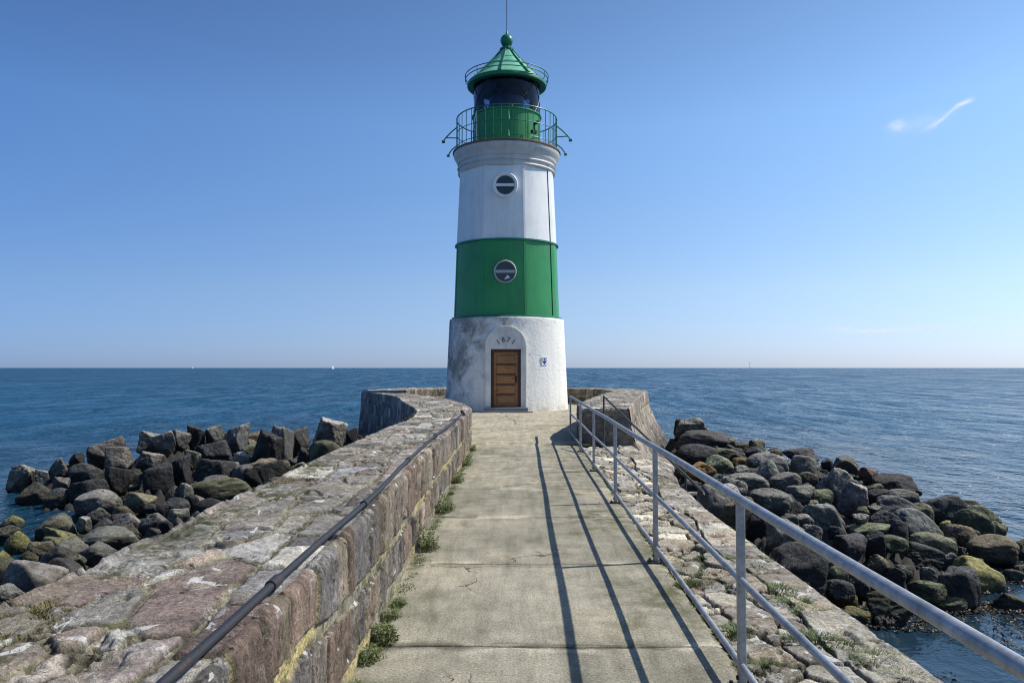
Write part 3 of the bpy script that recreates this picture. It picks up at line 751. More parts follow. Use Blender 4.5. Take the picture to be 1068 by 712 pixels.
    # warm sunlit tone blended into the colour of the head's outer battered face
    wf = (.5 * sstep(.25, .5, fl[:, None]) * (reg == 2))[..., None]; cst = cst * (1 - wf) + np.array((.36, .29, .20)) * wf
    vv = ((h1 * 3.7 + h2 * 5.9) % 1); cst = cst * (.56 + .74 * vv + .45 * (vv > .86) * (reg == 1))[..., None]
    b = body[..., None]
    flush = sstep(-.15, .2, fbm(s * 2.1, Q * 2.1, seed + 30, 3))[..., None] * (.40 if kind == 'wall' else .1) * (reg == 1)[..., None]   # pointing smeared over stones
    c = cst * b * (1 - flush) + mort * (1 - b * (1 - flush))
    crev = np.exp(-((rough_e - lo_e - .003) / np.where(reg == 0, .007, .0075)) ** 2) * sstep(-.25, .05, fbm(s * 4, Q * 4, seed + 33, 3))
    hgt = hgt - .014 * crev
    P = P - N * (.014 * crev)[:, :, None]
    c = c * (1 - .88 * crev)[..., None]
    c = c * (1 + .6 * fbm(s * 3, Q * 3, seed + 31, 4))[..., None] * (1 - .35 * chip)[..., None]
    c = c * np.where(reg == 0, 1 + .9 * tool * body, 1)[..., None]
    dirt = np.clip(-P[:, :, 2] * .9, 0, .75)[..., None]         # dark weed towards the water
    c = c * (1 - dirt)
    A = (1 - body)
    if kind == 'wall':     # mossy strip along the outer edge of the top, near end
        ms = sstep(.55, .05, (q1 - Q)) * (reg == 1) * sstep(-.10, .12, fbm(s * 1.1, Q * 2.0, seed + 44, 4)) * sstep(13, 6, P[:, :, 1])
        A = np.maximum(A, 1.6 * ms)
    A = A[..., None]
    return grid_obj(name, P, np.concatenate([c, A], 2), mat, parent), (S, D)

#             inner x,y     outer x,y    top  flare
WALL = [(-.89, -4, -1.92, -4, .8, 0), (-.88, 0, -1.92, 0, .8, 0), (-.88, 4, -1.9, 4, .8, 0), (-.90, 8, -1.88, 8, .8, 0), (-.885, 11, -1.85, 11, .8, 0),
        (-.87, 14, -1.78, 13.7, .8, 0), (-.92, 17, -2.05, 16.4, .8, 0), (-1.40, 20.2, -2.85, 20.2, .79, .1), (-2.05, 23, -3.65, 24.2, .78, .15),
        (-2.85, 25.7, -4.7, 27.2, .77, .15), (-3.8, 28.2, -5.55, 29.4, .75, .15), (-4.6, 31.2, -6.15, 31.9, .74, .2), (-4.2, 34.4, -5.5, 35.2, .73, .5), (-2.5, 36.3, -3.2, 37.8, .72, 1),
        (-.2, 36.9, -.2, 38.4, .72, 1), (2.1, 36.3, 2.8, 37.8, .72, 1), (3.7, 34.6, 5.0, 35.3, .73, 1), (4.1, 32, 5.5, 32.3, .75, 1), (3.75, 29.2, 5.15, 29.3, .78, 1),
        (3.05, 26, 4.45, 26.2, .8, 1), (2.2, 22, 3.55, 22.0, .8, 1), (1.62, 19, 2.95, 18.9, .8, 1), (1.56, 17.2, 2.54, 16.75, .8, 1)]
wall = empty('stone_wall', (-1.4, 0, 0), 'low granite wall with broad mossy top curving from the walkway around the lighthouse', 'wall')
wobj, (WS, WD) = ribbon('masonry', WALL, M['wall'], None)
wobj.parent = wall; wobj.matrix_parent_inverse = Matrix.Translation(-wall.location)
# sheer end face of the wall where it stops beside the railing
def end_face():
    I = np.array((1.56, 17.2)); O = np.array((2.54, 16.75)); nx, nz = 90, 130
    u, v = np.meshgrid(np.linspace(0, 1, nx), np.linspace(0, 1, nz), indexing='ij')
    z = -1.0 + v * 1.795; drop = np.maximum(0, .8 - z)
    ext = .14 * drop + .34 * np.maximum(drop - .5, 0) ** 1.3
    L = np.hypot(*(O - I)); d = (O - I) / L
    a = u * (L + ext); x = I[0] + d[0] * a; y = I[1] + d[1] * a - .012
    s = a + .05 * fbm(a * 3, z * 3, 301, 3); q = z + 2 + .05 * fbm(a * 3, z * 3, 302, 3)
    row = np.floor(q / .38); e, h1, h2 = courses(s + row * 2.1, 303, .5); f = q / .38 - row
    e = np.minimum(e, np.minimum(f, 1 - f) * .38); b = sstep(.004, .03, e + .012 * fbm(a * 14, z * 14, 304, 3))
    # flush with the corners of the wall
    y = y - .022 * b - .03 * fbm(a * 7, z * 7, 305, 4) + .04 * sstep(.05, 0, (1 - u) * L) + .04 * sstep(.05, 0, (1 - v) * 1.8)
    c = palette((h1 * 7.1) % 1, FACE) * b[..., None] + np.array((.3, .25, .15)) * (1 - b[..., None])
    return grid_obj('end_face', np.stack([x, y, z], -1), np.concatenate([c, (1 - b)[..., None]], 2), M['wall'], None)
ef = end_face(); ef.parent = wall; ef.matrix_parent_inverse = Matrix.Translation(-wall.location)

def rail_x(y): return 1.16 + .0147 * y
def edge_x(y): return rail_x(y) + .075
LEDGE = [(edge_x(y), y, ox, y, z, f) for y, ox, z, f in
         [(-3, 2.36, -.015, 0), (0, 2.36, -.015, 0), (3, 2.35, -.02, 0), (6, 2.33, -.02, 0), (9, 2.34, -.02, 0), (11.5, 2.45, -.02, .02), (14, 2.54, -.02, .45), (16.95, 2.64, -.02, 1.15)]]
ledge, _ = ribbon('cobbled_ledge', LEDGE, M['ledge'], None, kind='ledge', cols=(0, 110, 40), seed=200)
tag(ledge, kind='structure')

# ------------------------------------------------------------------ concrete walkway
JOINTS = [-1.45, .62, 2.68, 4.75, 6.72, 8.81, 10.85, 12.95, 14.85, 17.05]
def walkway():
    ys = [np.arange(-3, 17.25, .035)]
    for j in JOINTS: ys.append(j + np.linspace(-.05, .05, 17))
    ys = np.unique(np.round(np.concatenate(ys), 4)); ys = ys[ys < 17.25]
    t = np.linspace(0, 1, 90)
    Y = ys[:, None] + 0 * t[None, :]; X = -1.02 + (edge_x(Y) + 1.02) * t[None, :]
    dj = np.full(Y.shape, 9.0); sl = np.zeros(Y.shape)
    for i, j in enumerate(JOINTS):
        d = Y - (j + .012 * np.sin(X * 3 + i) + .02 * fbm(X * 4, X * 0 + i, 400 + i, 3))
        dj = np.minimum(dj, np.abs(d)); sl = np.where(d > 0, i + 1, sl)
    slab = _hash(sl, sl * 0 + 4, 410)
    brk = .014 * (fbm(X * 9, Y * 9, 412, 3) + .5)
    g = 1 - sstep(.003, .009 + .7 * brk, dj)
    edge = sstep(.0, .05, edge_x(Y) - X)
    z = -.014 * g + .006 * fbm(X * 1.5, Y * 1.5, 413, 4) + .002 * fbm(X * 22, Y * 22, 414, 3) - .02 * (1 - edge)
    c = np.ones(Y.shape) * (.92 + .16 * slab)
    c = c * (1 - .72 * g) * (1 - .10 * np.exp(-dj / .06))
    # patchy repairs beside some joints, and worn pale traces
    pr = sstep(.03, .09, fbm(X * 2.2, Y * 6, 420, 4)) * np.exp(-(dj / .10) ** 2)
    c = c * (1 + .75 * pr)
    dk = sstep(.07, .15, fbm(X * 2.4, Y * 8, 421, 4)) * np.exp(-(dj / .07) ** 2)
    c = c * (1 - .55 * dk)
    side = np.exp(-np.maximum(X + .88, 0) / .14) * .8 + .30 * np.exp(-np.maximum(edge_x(Y) - X, 0) / .25)
    grn = np.clip(side + .85 * sstep(.1, 1.0, X) * sstep(-.25, .2, fbm(X * 1.2, Y * .7, 422, 4)) + .35 * np.exp(-dj / .05), 0, 1)
    rgb = c[..., None] * np.array((1, 1, 1))
    return grid_obj('path', np.stack([X, Y, z], -1), np.concatenate([rgb, grn[..., None]], 2), M['concrete'])
tag(walkway(), kind='structure')

def platform():
    ys = np.linspace(17.2, 36.6, 330)
    li = WD[WD[:, 1] < 36.4]
    lx = np.interp(ys, *[a for a in (lambda m: (m[:, 1], m[:, 0]))(li[(li[:, 0] < 0) & (np.arange(len(li)) < len(WD) * .75)][np.argsort(li[(li[:, 0] < 0) & (np.arange(len(li)) < len(WD) * .75)][:, 1])])]) - .25
    rr = WD[(WD[:, 0] > 0) & (WD[:, 1] < 36.4)]; rr = rr[np.argsort(rr[:, 1])]
    rx = np.interp(ys, rr[:, 1], rr[:, 0]) + .25
    t = np.linspace(0, 1, 120); Y = ys[:, None] + 0 * t; X = lx[:, None] + (rx - lx)[:, None] * t
    d = np.minimum(np.abs(np.hypot(X + .5, Y - 17.5) - 5.2 - .1 * np.sin(X * 3)), np.abs(X + .15 - .25 * np.sin(Y * .6) + 9 * (Y < 22.7)))
    d = np.minimum(d, np.abs(Y - 26.2 - .08 * X))
    g = 1 - sstep(.008, .03, d)
    z = .028 + .004 * fbm(X * 2, Y * 2, 433, 4) - .008 * g
    z = np.where(Y < 17.23, -.02, z)
    c = (1 + .22 * fbm(X * .9, Y * .9, 434, 4)) * (1 - .45 * g)
    grn = .35 * g + .25 * sstep(.05, .25, fbm(X, Y, 435, 4))
    return grid_obj('pavement', np.stack([X, Y, z], -1), np.concatenate([c[..., None] * np.array((1, 1, 1)), grn[..., None]], 2), M['concrete_pale'])
tag(platform(), kind='structure')
# pale stone kerb blocks in front of the wall's end
kb = MB()
kb.box(1.5, 1.98, 16.45, 16.78, -.05, .05)
ko = kb.build('kerb_stone', M['concrete_pale']); tag(ko, 'low pale kerb block lying at the foot of the wall end', 'kerb block')
mod = ko.modifiers.new('bevel', 'BEVEL'); mod.width = .015; mod.segments = 2

# ================================================================== lighthouse
CX, CY = -.22, 31.65
TH0 = R(19.7)
lh = empty('lighthouse', (CX, CY, 0), 'tall round lighthouse with white and green bands and green lantern at the pier end', 'lighthouse')
def facet(k):
    def m(th):
        a = (th - TH0 + 2 * PI) % (PI / 4) - PI / 8
        oc = math.cos(PI / 8) / math.cos(a)
        return 1 - k * (1 - oc)
    return m
def r_at(z):
    P = [(0, 2.51), (3.6, 2.35), (3.601, 2.225), (6.62, 2.115), (9.6, 1.975)]
    for (a, b), (c, d) in zip(P, P[1:]):
        if a <= z <= c: return b + (d - b) * (z - a) / (c - a)
    return 2.0
# masonry base, opening left for the door
b = MB()
n = 180
prof = [(2.515 - .165 * t + .0, 3.6 * t) for t in np.linspace(0, 1, 46)]
prof += [(2.335, 3.625), (2.29, 3.635), (2.15, 3.637)]
DX0 = -.235 - CX
b.lathe(prof, n, mod=lambda th: 1 + .0035 * math.sin(th * 7) * math.sin(th * 3 + 1), keep=lambda th, z: not ((th < .27 or th > 2 * PI - .27) and z < 2.48))
base = b.build('masonry_base', M['base'], lh)
# portal
yf = -2.49
p = MB()
def portal_outline():
    o = [(-.79, .03), (-.79, 2.5)]
    for k in range(1, 24):
        a = PI - PI * k / 24
        o.append((.79 * math.cos(a), 2.5 + .79 * math.sin(a)))
    o += [(.79, 2.5), (.79, .03), (.57, .03), (.57, 2.39), (-.57, 2.39), (-.57, .03)]
    return o
def extrude(name, outline, y0, y1, mat, parent, dx=0, bev=.012):
    bm = bmesh.new()
    vs = [bm.verts.new((x + dx, y0, z)) for x, z in outline]
    f = bm.faces.new(vs)
    r = bmesh.ops.extrude_face_region(bm, geom=[f])
    bmesh.ops.translate(bm, vec=(0, y1 - y0, 0), verts=[v for v in r['geom'] if isinstance(v, bmesh.types.BMVert)])
    bmesh.ops.recalc_face_normals(bm, faces=bm.faces)
    me = bpy.data.meshes.new(name); bm.to_mesh(me); bm.free()
    o = link(name, me, mat, parent, smooth=False)
    if bev:
        m = o.modifiers.new('bevel', 'BEVEL'); m.width = bev; m.segments = 2; m.limit_method = 'ANGLE'
    return o
portal = extrude('door_surround', portal_outline(), yf - .035, yf + .42, M['portal'], lh, DX0)
# a raised moulding following the arch
a_ = MB()
pts = [(DX0 - .755, yf - .035, .25), (DX0 - .755, yf - .035, 2.5)] + [(DX0 + .755 * math.cos(PI - PI * k / 28), yf - .035, 2.5 + .755 * math.sin(PI - PI * k / 28)) for k in range(1, 28)] + [(DX0 + .755, yf - .035, 2.5), (DX0 + .755, yf - .035, .25)]
a_.tube(pts, .013, 8)
a_.build('arch_moulding', M['portal'], portal)
fr = MB()
fr.box(-.568, -.47, yf + .03, yf + .16, .24, 2.385); fr.box(.47, .568, yf + .03, yf + .16, .24, 2.385); fr.box(-.469, .469, yf + .03, yf + .16, 2.285, 2.385)
fo = fr.build('door_frame', M['dark_wood'], portal, smooth=False); fo.location.x = DX0
dr = MB()
dr.box(-.465, .465, yf + .11, yf + .15, .24, 2.28)
door = dr.build('door', M['wood'], lh, smooth=False); door.location.x = DX0
st = MB()
zs = [.30, .68, 1.06, 1.44, 1.82, 2.20]
for q, (za, zb) in enumerate(zip(zs, zs[1:])):
    bz = .035
    x0, x1 = -.36, .36
    y0, y1 = yf + .108, yf + .082
    st.add([(x0, y0, za + .03), (x1, y0, za + .03), (x1, y0, zb - .03), (x0, y0, zb - .03),
            (x0 + bz, y1, za + .03 + bz), (x1 - bz, y1, za + .03 + bz), (x1 - bz, y1, zb - .03 - bz), (x0 + bz, y1, zb - .03 - bz)],
           [(4, 5, 6, 7), (0, 1, 5, 4), (1, 2, 6, 5), (2, 3, 7, 6), (3, 0, 4, 7)])
st.build('door_panelling', M['wood'], door, smooth=False)
gr_ = MB()
for za in zs[1:-1]: gr_.box(-.37, .37, yf + .095, yf + .109, za - .022, za + .022)
gr_.build('door_batten', M['dark_wood'], door, smooth=False)
ha = MB(); ha.box(.36, .42, yf + .09, yf + .108, 1.12, 1.38)
ha.tube([(.39, yf + .10, 1.29), (.39, yf + .05, 1.29), (.27, yf + .045, 1.28)], .013, 8)
ha.build('door_handle', M['black'], door)
sp = MB(); sp.box(DX0 - .80, DX0 + .84, yf - .30, yf + .12, .025, .21)
so = sp.build('door_step', M['step'], lh, smooth=False); m = so.modifiers.new('bevel', 'BEVEL'); m.width = .02; m.segments = 2
th_ = MB(); th_.box(DX0 - .566, DX0 + .566, yf - .02, yf + .2, .212, .238)
th_.build('threshold', M['dark_wood'], so, smooth=False)
sl = MB(); sl.box(DX0 - .88, DX0 + 1.02, yf - .52, yf - .302, .02, .075)
sl.build('lower_step', M['step'], so, smooth=False)
# date 1871 over the door
for i, ch in enumerate('1871'):
    cu = bpy.data.curves.new('date_numeral', 'FONT'); cu.body = ch; cu.size = .27; cu.align_x = 'CENTER'; cu.align_y = 'CENTER'; cu.extrude = .006
    tmp = bpy.data.objects.new('tmp_text', cu); COL.objects.link(tmp)
    bpy.context.view_layer.update()
    me = bpy.data.meshes.new_from_object(tmp.evaluated_get(bpy.context.evaluated_depsgraph_get()))
    bpy.data.objects.remove(tmp)
    me.name = 'date_numeral'
    o = link('date_numeral', me, M['numeral'], portal, smooth=False)
    a = R((i - 1.5) * -23)
    rr = .50
    o.location = (DX0 - rr * math.sin(a), yf - .043, 2.24 + rr * math.cos(a)); o.rotation_euler = (PI / 2, -a, 0)
# plaque with blue shield, right of the door
th = math.asin((.5 * (563.6 + 572) - 528.3) * .0372 / 2.44)
pq = MB(); rb = r_at(1.95)
pl = empty('plaque', (0, 0, 0)); pl.parent = lh
pl.location = (rb * math.sin(th), -rb * math.cos(th), 1.95); pl.rotation_euler = (0, 0, th)
q = MB(); q.box(-.135, .135, -.03, .02, -.16, .16); q.build('plaque_board', M['sign_white'], pl, smooth=False)
q = MB()
q.add([(-.10, -.034, .11), (.10, -.034, .11), (.10, -.034, -.02), (0, -.034, -.14), (-.10, -.034, -.02)], [(4, 3, 2, 1, 0)])
q.build('shield_emblem', M['sign_blue'], pl, smooth=False)
q = MB()
q.add([(-.085, -.036, .10), (0, -.036, .015), (-.085, -.036, -.005)], [(2, 1, 0)]); q.add([(.085, -.036, .10), (.085, -.036, -.005), (0, -.036, .015)], [(2, 1, 0)])
q.build('shield_quarter', M['sign_white'], pl, smooth=False)
# steel tower
fk = facet(.32)
def band(name, z0, z1, mat, extra=()):
    b = MB(); pr = [(r_at(z), z) for z in np.linspace(z0, z1, 20)]
    b.lathe(list(extra) + pr, 192, fk); return b.build(name, mat, lh)
band('green_band', 3.637, 6.62, M['green'], [(2.26, 3.62)])
ring = MB(); ring.lathe([(2.235, 3.637), (2.268, 3.65), (2.268, 3.70), (2.20, 3.72)], 192); ring.build('band_rim', M['green_dark'], lh)
ring = MB(); ring.lathe([(2.05, 6.60), (2.140, 6.605), (2.140, 6.665), (2.05, 6.672)], 192); ring.build('band_rim', M['green_dark'], lh)
band('white_band', 6.63, 9.62, M['white'])
def seam(z0, z1, mat):
    q = MB(); v = []; f = []
    for z in np.linspace(z0, z1, 8):
        r = r_at(z)
        for dt, dr in ((-.02, -.02), (-.02, .014), (.02, .014), (.02, -.02)): v.append(((r + dr) * math.sin(dt), -(r + dr) * math.cos(dt), z))
    for i in range(7):
        for j in range(3): f.append((i * 4 + j, i * 4 + j + 1, i * 4 + 5 + j, i * 4 + 4 + j))
    q.add(v, f); o = q.build('plate_seam', mat, lh, smooth=False)
    for k in range(8):
        if k == 1: continue            # the conductor runs there
        if k: o = o.copy(); COL.objects.link(o); o.parent = lh
        o.rotation_euler = (0, 0, TH0 + k * PI / 4)
seam(3.72, 6.6, M['green']); seam(6.67, 9.58, M['white'])
# lightning conductor down the right side
cb = MB(); tc = R(57)
kf = fk(tc)
cb.tube([((r_at(z) * kf + .012) * math.sin(tc), -(r_at(z) * kf + .012) * math.cos(tc), z) for z in np.linspace(3.75, 9.7, 30)], .017, 6)
cb.build('lightning_conductor', M['black'], lh)
# cornice under the gallery
co = MB()
co.lathe([(1.96, 9.52), (2.01, 9.56), (2.03, 9.60), (2.01, 9.645), (1.975, 9.66), (1.975, 9.74), (2.03, 9.76), (2.055, 9.80), (2.03, 9.84), (1.99, 9.86), (1.99, 9.93), (2.03, 9.96), (2.06, 10.02), (2.06, 10.06), (2.085, 10.1), (2.13, 10.17), (2.175, 10.25), (2.2, 10.32), (2.2, 10.41), (2.17, 10.42)], 144)
co.build('cornice', M['cornice'], lh)
gd = MB(); gd.lathe([(2.12, 10.415), (2.235, 10.42), (2.245, 10.455), (2.235, 10.49), (1.3, 10.50)], 144); gd.build('gallery_deck', M['rust'], lh)
# portholes
def ring_y(mb, prof, n=48):
    """lathe around the Y axis: prof of (radius, depth towards the viewer)"""
    t = MB(); t.lathe(prof, n); mb.add([(x, -z, -y) for x, y, z in t.v], [tuple(reversed(q)) for q in t.f])
def porthole(z, ro, ri, fmat, barmat, blind=False):
    r = r_at(z) * .985; w = empty('porthole_window'); w.parent = lh; w.location = (-.045, -r, z)
    q = MB(); ring_y(q, [(ro, -.25), (ro, .07), (ro - .025, .105), (ri + .04, .105), (ri + .01, .075), (ri, .03), (ri, -.1)])
    q.build('frame', fmat, w)
    q = MB(); q.add([(ri * 1.01 * math.cos(2 * PI * k / 40), -.035, ri * 1.01 * math.sin(2 * PI * k / 40)) for k in range(40)], [tuple(range(40))]); q.build('pane', M['glass'], w, smooth=False)
    q = MB(); q.box(-ri * .995, ri * .995, -.075, -.04, -.055, .055); q.build('glazing_bar', barmat, w, smooth=False)
    if blind:
        q = MB(); q.add([(-.04, -.05, -.31), (.20, -.05, -.24), (.09, -.05, -.13)], [(0, 1, 2)]); q.build('paper_scrap', M['sign_white'], w, smooth=False)
porthole(8.72, .50, .36, M['white'], M['white'])
porthole(5.36, .44, .375, M['frame_grey'], M['frame_grey'], True)
# lantern: green drum, glazing, lens, roof
ld = MB(); ld.lathe([(1.46, 10.49), (1.46, 10.56), (1.40, 10.58), (1.40, 11.92), (1.45, 11.94), (1.45, 12.0), (1.37, 12.02)], 96); ld.build('lantern_drum', M['green'], lh)
rv = MB()
for k in range(12):
    t = 2 * PI * k / 12 + .15
    rv.tube([(1.405 * math.sin(t), -1.405 * math.cos(t), 10.6), (1.405 * math.sin(t), -1.405 * math.cos(t), 11.9)], .014, 6)
rv.build('drum_rib', M['green'], lh)
lg = MB(); lg.lathe([(1.365, 12.0), (1.365, 13.22)], 96)
gk = NT('lantern_pane_glass')
tr = gk.n('ShaderNodeBsdfTransparent'); tr.inputs[0].default_value = (.40, .50, .66, 1)
gl = gk.n('ShaderNodeBsdfGlossy'); gl.inputs['Roughness'].default_value = .03; gl.inputs[0].default_value = (.8, .85, .95, 1)
fz = gk.n('ShaderNodeFresnel'); fz.inputs[0].default_value = 1.35
nz = gk.noise(gk.pos(), 3, 2)
mx = gk.n('ShaderNodeMixShader'); gk.l(gk.math('MULTIPLY', fz.outputs[0], gk.math('ADD', .6, nz)), mx.inputs[0]); gk.l(tr.outputs[0], mx.inputs[1]); gk.l(gl.outputs[0], mx.inputs[2]); gk.l(mx.outputs[0], gk.out.inputs[0])
glz = lg.build('lantern_glazing', gk.m, lh)
mu = MB()
for k in range(8):
    t0 = 2 * PI * k / 8 + .2; t1 = t0 + 2 * PI / 8
    for ta, tb in ((t0, t1), (t1, t0)):
        mu.tube([(1.372 * math.sin(ta + (tb - ta) * q), -1.372 * math.cos(ta + (tb - ta) * q), 12.0 + 1.2 * q) for q in np.linspace(0, 1, 8)], .016, 6)
mu.build('astragal', M['black'], glz)
le = MB(); le.lathe([(.35, 12.0), (.35, 12.15), (.66, 12.1), (.72, 12.45), (.74, 12.65), (.72, 12.85), (.66, 13.1), (.4, 13.2)], 64); le.build('lens', M['lantern'], glz)
lc = MB(); lc.disc(1.4, 13.21, 64); lc.disc(1.36, 12.015, 64); lc.build('lantern_floor', M['black'], lh, smooth=False)
rf = MB(); rf.lathe([(1.36, 13.24), (1.52, 13.26), (1.59, 13.32), (1.60, 13.395), (1.50, 13.43), (.98, 13.97), (.55, 14.42), (.24, 14.80)], 96, facet(.35)); roof = rf.build('roof', M['green_roof'], lh)
ev = MB(); ev.lathe([(1.38, 13.23), (1.52, 13.215), (1.60, 13.21), (1.645, 13.235), (1.65, 13.34), (1.63, 13.375), (1.58, 13.39)], 96); ev.build('eave_gutter', M['green_dark'], roof)
rbm = MB()
for k in range(8):
    t = TH0 + .28 + 2 * PI * k / 8
    rbm.tube([(r * math.sin(t), -r * math.cos(t), z + .015) for r, z in ((1.58, 13.40), (1.49, 13.45), (.97, 13.99), (.54, 14.44), (.22, 14.83))], .036, 8)
rbm.build('roof_rib', M['green_dark'], roof)
sr = MB()
for r, z in ((1.2, 13.745), (.9, 14.055), (.62, 14.35)):
    sr.lathe([(r + .012, z - .012), (r + .016, z + .006), (r - .002, z + .016)], 64, facet(.35))
sr.build('roof_seam', M['green_roof'], roof)
fi = MB(); fi.lathe([(.24, 14.79), (.30, 14.80), (.30, 14.86), (.20, 14.88), (.17, 14.93), (.15, 14.97), (.19, 15.0)] + [(.265 * math.cos(a), 15.21 + .265 * math.sin(a)) for a in np.linspace(-.9, 1.35, 14)] + [(.05, 15.50), (.035, 15.6), (.012, 15.64)], 40)
fi.build('finial', M['green_dark'], roof)
an = MB(); an.tube([(0, 0, 15.6), (0, 0, 18.0)], .014, 8); an.build('lightning_rod', M['black'], roof)
# roof guard rail
rg = MB(); N_ = 72
for r, z in ((1.73, 13.67), (1.72, 13.52)):
    rg.tube([(r * math.sin(2 * PI * k / N_), -r * math.cos(2 * PI * k / N_), z) for k in range(N_)], .019, 6, closed=True)
guard = rg.build('roof_guard_rail', M['green_dark'], lh)
first = None
for k in range(10):
    t = 2 * PI * k / 10 + .5
    if first is None:
        q = MB(); q.tube([(0, .10, 13.32), (0, .0, 13.42), (0, -.02, 13.68)], .014, 6); o = first = q.build('guard_post', M['green_dark'], guard)
    else:
        o = first.copy(); COL.objects.link(o); o.parent = guard
    o.location = (1.71 * math.sin(t), -1.71 * math.cos(t), 0); o.rotation_euler = (0, 0, t)
# gallery railing
rg = MB()
for r, z, rad in ((2.08, 11.86, .024), (2.08, 11.25, .015), (2.08, 10.68, .015)):
    rg.tube([(r * math.sin(2 * PI * k / N_), -r * math.cos(2 * PI * k / N_), z) for k in range(N_)], rad, 8, closed=True)
gal = rg.build('gallery_railing', M['green_dark'], lh)
first = None
for k in range(40):
    t = 2 * PI * k / 40 + .06
    if first is None:
        q = MB(); q.tube([(0, 0, 10.49), (0, 0, 11.86)], .014, 8); q.box(-.04, .04, -.04, .04, 10.49, 10.505); o = first = q.build('baluster', M['green_dark'], gal)
    else:
        o = first.copy(); COL.objects.link(o); o.parent = gal
    o.location = (2.08 * math.sin(t), -2.08 * math.cos(t), 0); o.rotation_euler = (0, 0, t)
first = None
for k in range(4):
    t = PI / 2 + k * PI / 2 + (.04 if k % 2 else -.04)
    if first is None:
        q = MB()
        q.tube([(0, 0, 11.62), (0, -.22, 11.44), (0, -.42, 11.24), (0, -.53, 11.11), (0, -.56, 11.03)], .027, 8)
        q.tube([(0, 0, 11.17), (0, -.46, 11.19)], .022, 8)
        q.tube([(0, 0, 10.86), (0, -.2, 10.70), (0, -.33, 10.52), (0, -.35, 10.44)], .026, 8)
        o = first = q.build('outrigger', M['green_dark'], gal)
        q = MB(); q.tube([(0, -.5, 11.0), (0, -.63, 11.03)], [.04, .06], 10); q.tube([(0, -.30, 10.42), (0, -.42, 10.44)], [.035, .05], 10)
        lamp = q.build('outrigger_roller', M['green_dark'], o)
    else:
        o = first.copy(); COL.objects.link(o); o.parent = gal
        l2 = lamp.copy(); COL.objects.link(l2); l2.parent = o
    o.location = (2.08 * math.sin(t), -2.08 * math.cos(t), 0); o.rotation_euler = (0, 0, t)
q = MB(); t = -.62
q.tube([(0, 0, 11.72), (-.16, .0, 11.2), (-.18, 0, 11.08), (0, 0, 10.95), (0, 0, 11.72), (0, 0, 10.55)], .014, 6)
o = q.build('white_stay', M['white'], gal); o.location = (2.03 * math.sin(t), -2.03 * math.cos(t), 0); o.rotation_euler = (0, 0, t)
q = MB(); t = .75
q.tube([(0, 0, 11.1), (0, -.0, 11.42)], .05, 10); q.box(-.12, .12, -.08, .08, 10.98, 11.1)
q.tube([(.0, 0, 11.38), (0, -.22, 11.38)], .07, 12)
o = q.build('deck_lamp', M['black'], gal); o.location = (1.62 * math.sin(t), -1.62 * math.cos(t), 0); o.rotation_euler = (0, 0, t)

lh.scale = (1, 1, 1.010)

# ================================================================== railing beside the walkway
rail = empty('railing', (rail_x(4), 4.13, 0), 'three-rail galvanised railing running along the right edge of the walkway', 'railing')
def sub(o, parent):
    o.parent = parent; o.matrix_parent_inverse = Matrix.Translation(-parent.location); return o
PY = [-1.5, 1.35, 4.13, 6.78, 9.72, 12.68, 15.6, 18.95]
ys = [-1.6] + list(np.linspace(-1.4, 18.85, 30)) + [18.95]
wob = lambda y: .006 * math.sin(y * 1.3)
for nm, z, r_ in (('top_rail', 1.0, .025), ('mid_rail', .575, .018), ('bottom_rail', .125, .018)):
    q = MB()
    pts = [(rail_x(y) + wob(y), y, z) for y in ys]
    if nm == 'top_rail': pts += [(rail_x(18.98), 18.985, .985), (rail_x(18.98), 19.0, .93)]
    q.tube(pts, r_, 20); sub(q.build(nm, M['galv'], None), rail)
pp = None
for i, y in enumerate(PY):
    if pp is None:
        q = MB(); q.box(-.021, .021, -.021, .021, .012, .978)
        pp = q.build('post', M['galv'], None, smooth=False); mb_ = pp.modifiers.new('bevel', 'BEVEL'); mb_.width = .006; mb_.segments = 2
        q = MB(); q.box(-.065, .065, -.055, .055, .002, .012); bp = q.build('base_plate', M['iron'], pp, smooth=False)
        q = MB()
        for sx in (-1, 1):
            q.tube([(sx * .048, -.035, .012), (sx * .048, -.035, .03)], .011, 6); q.tube([(sx * .048, .035, .012), (sx * .048, .035, .03)], .011, 6)
        q.tube([(-.03, 0, .06), (.03, 0, .06)], .012, 6)
        bt = q.build('bolts', M['black'], pp)
        o = pp
    else:
        o = pp.copy(); COL.objects.link(o)
        for c_ in (bp, bt):
            d_ = c_.copy(); COL.objects.link(d_); d_.parent = o
    o.parent = rail
    o.location = Vector((rail_x(y), y, 0)) - rail.location

# old handrail of the steps going down to the water beside the wall end
hr = empty('handrail', (1.95, 16.55, 0), 'thin dark handrail sloping down to the water beside the wall end', 'handrail')
h0 = Vector((1.97, 16.5, 1.09)); h1_ = Vector((2.66, 10.75, -.03))
q = MB(); q.tube([h0, h0.lerp(h1_, .5), h1_, h1_ + Vector((.0, -.05, -.04))], .02, 10); sub(q.build('rail', M['rail_iron'], None), hr)
q = MB(); q.tube([(h0.x, h0.y, -.02), h0], .021, 10); sub(q.build('post', M['rail_iron'], None), hr)
for t, zb in ((.62, -.5), (.88, -.72)):
    p_ = h0.lerp(h1_, t); q = MB(); q.tube([(p_.x, p_.y, zb), p_], .017, 10); sub(q.build('post', M['rail_iron'], None), hr)
stp = MB()
for i in range(6):
    y1 = 12.5 - i * .42
    stp.box(2.50 + .004 * i, 3.0, y1 - .42, y1 - .003, -1.7, -.30 - i * .17)
so_ = stp.build('stone_steps', M['ledge'], None, smooth=False); tag(so_, 'worn stone steps dropping to the water beside the cobbled ledge', 'steps')

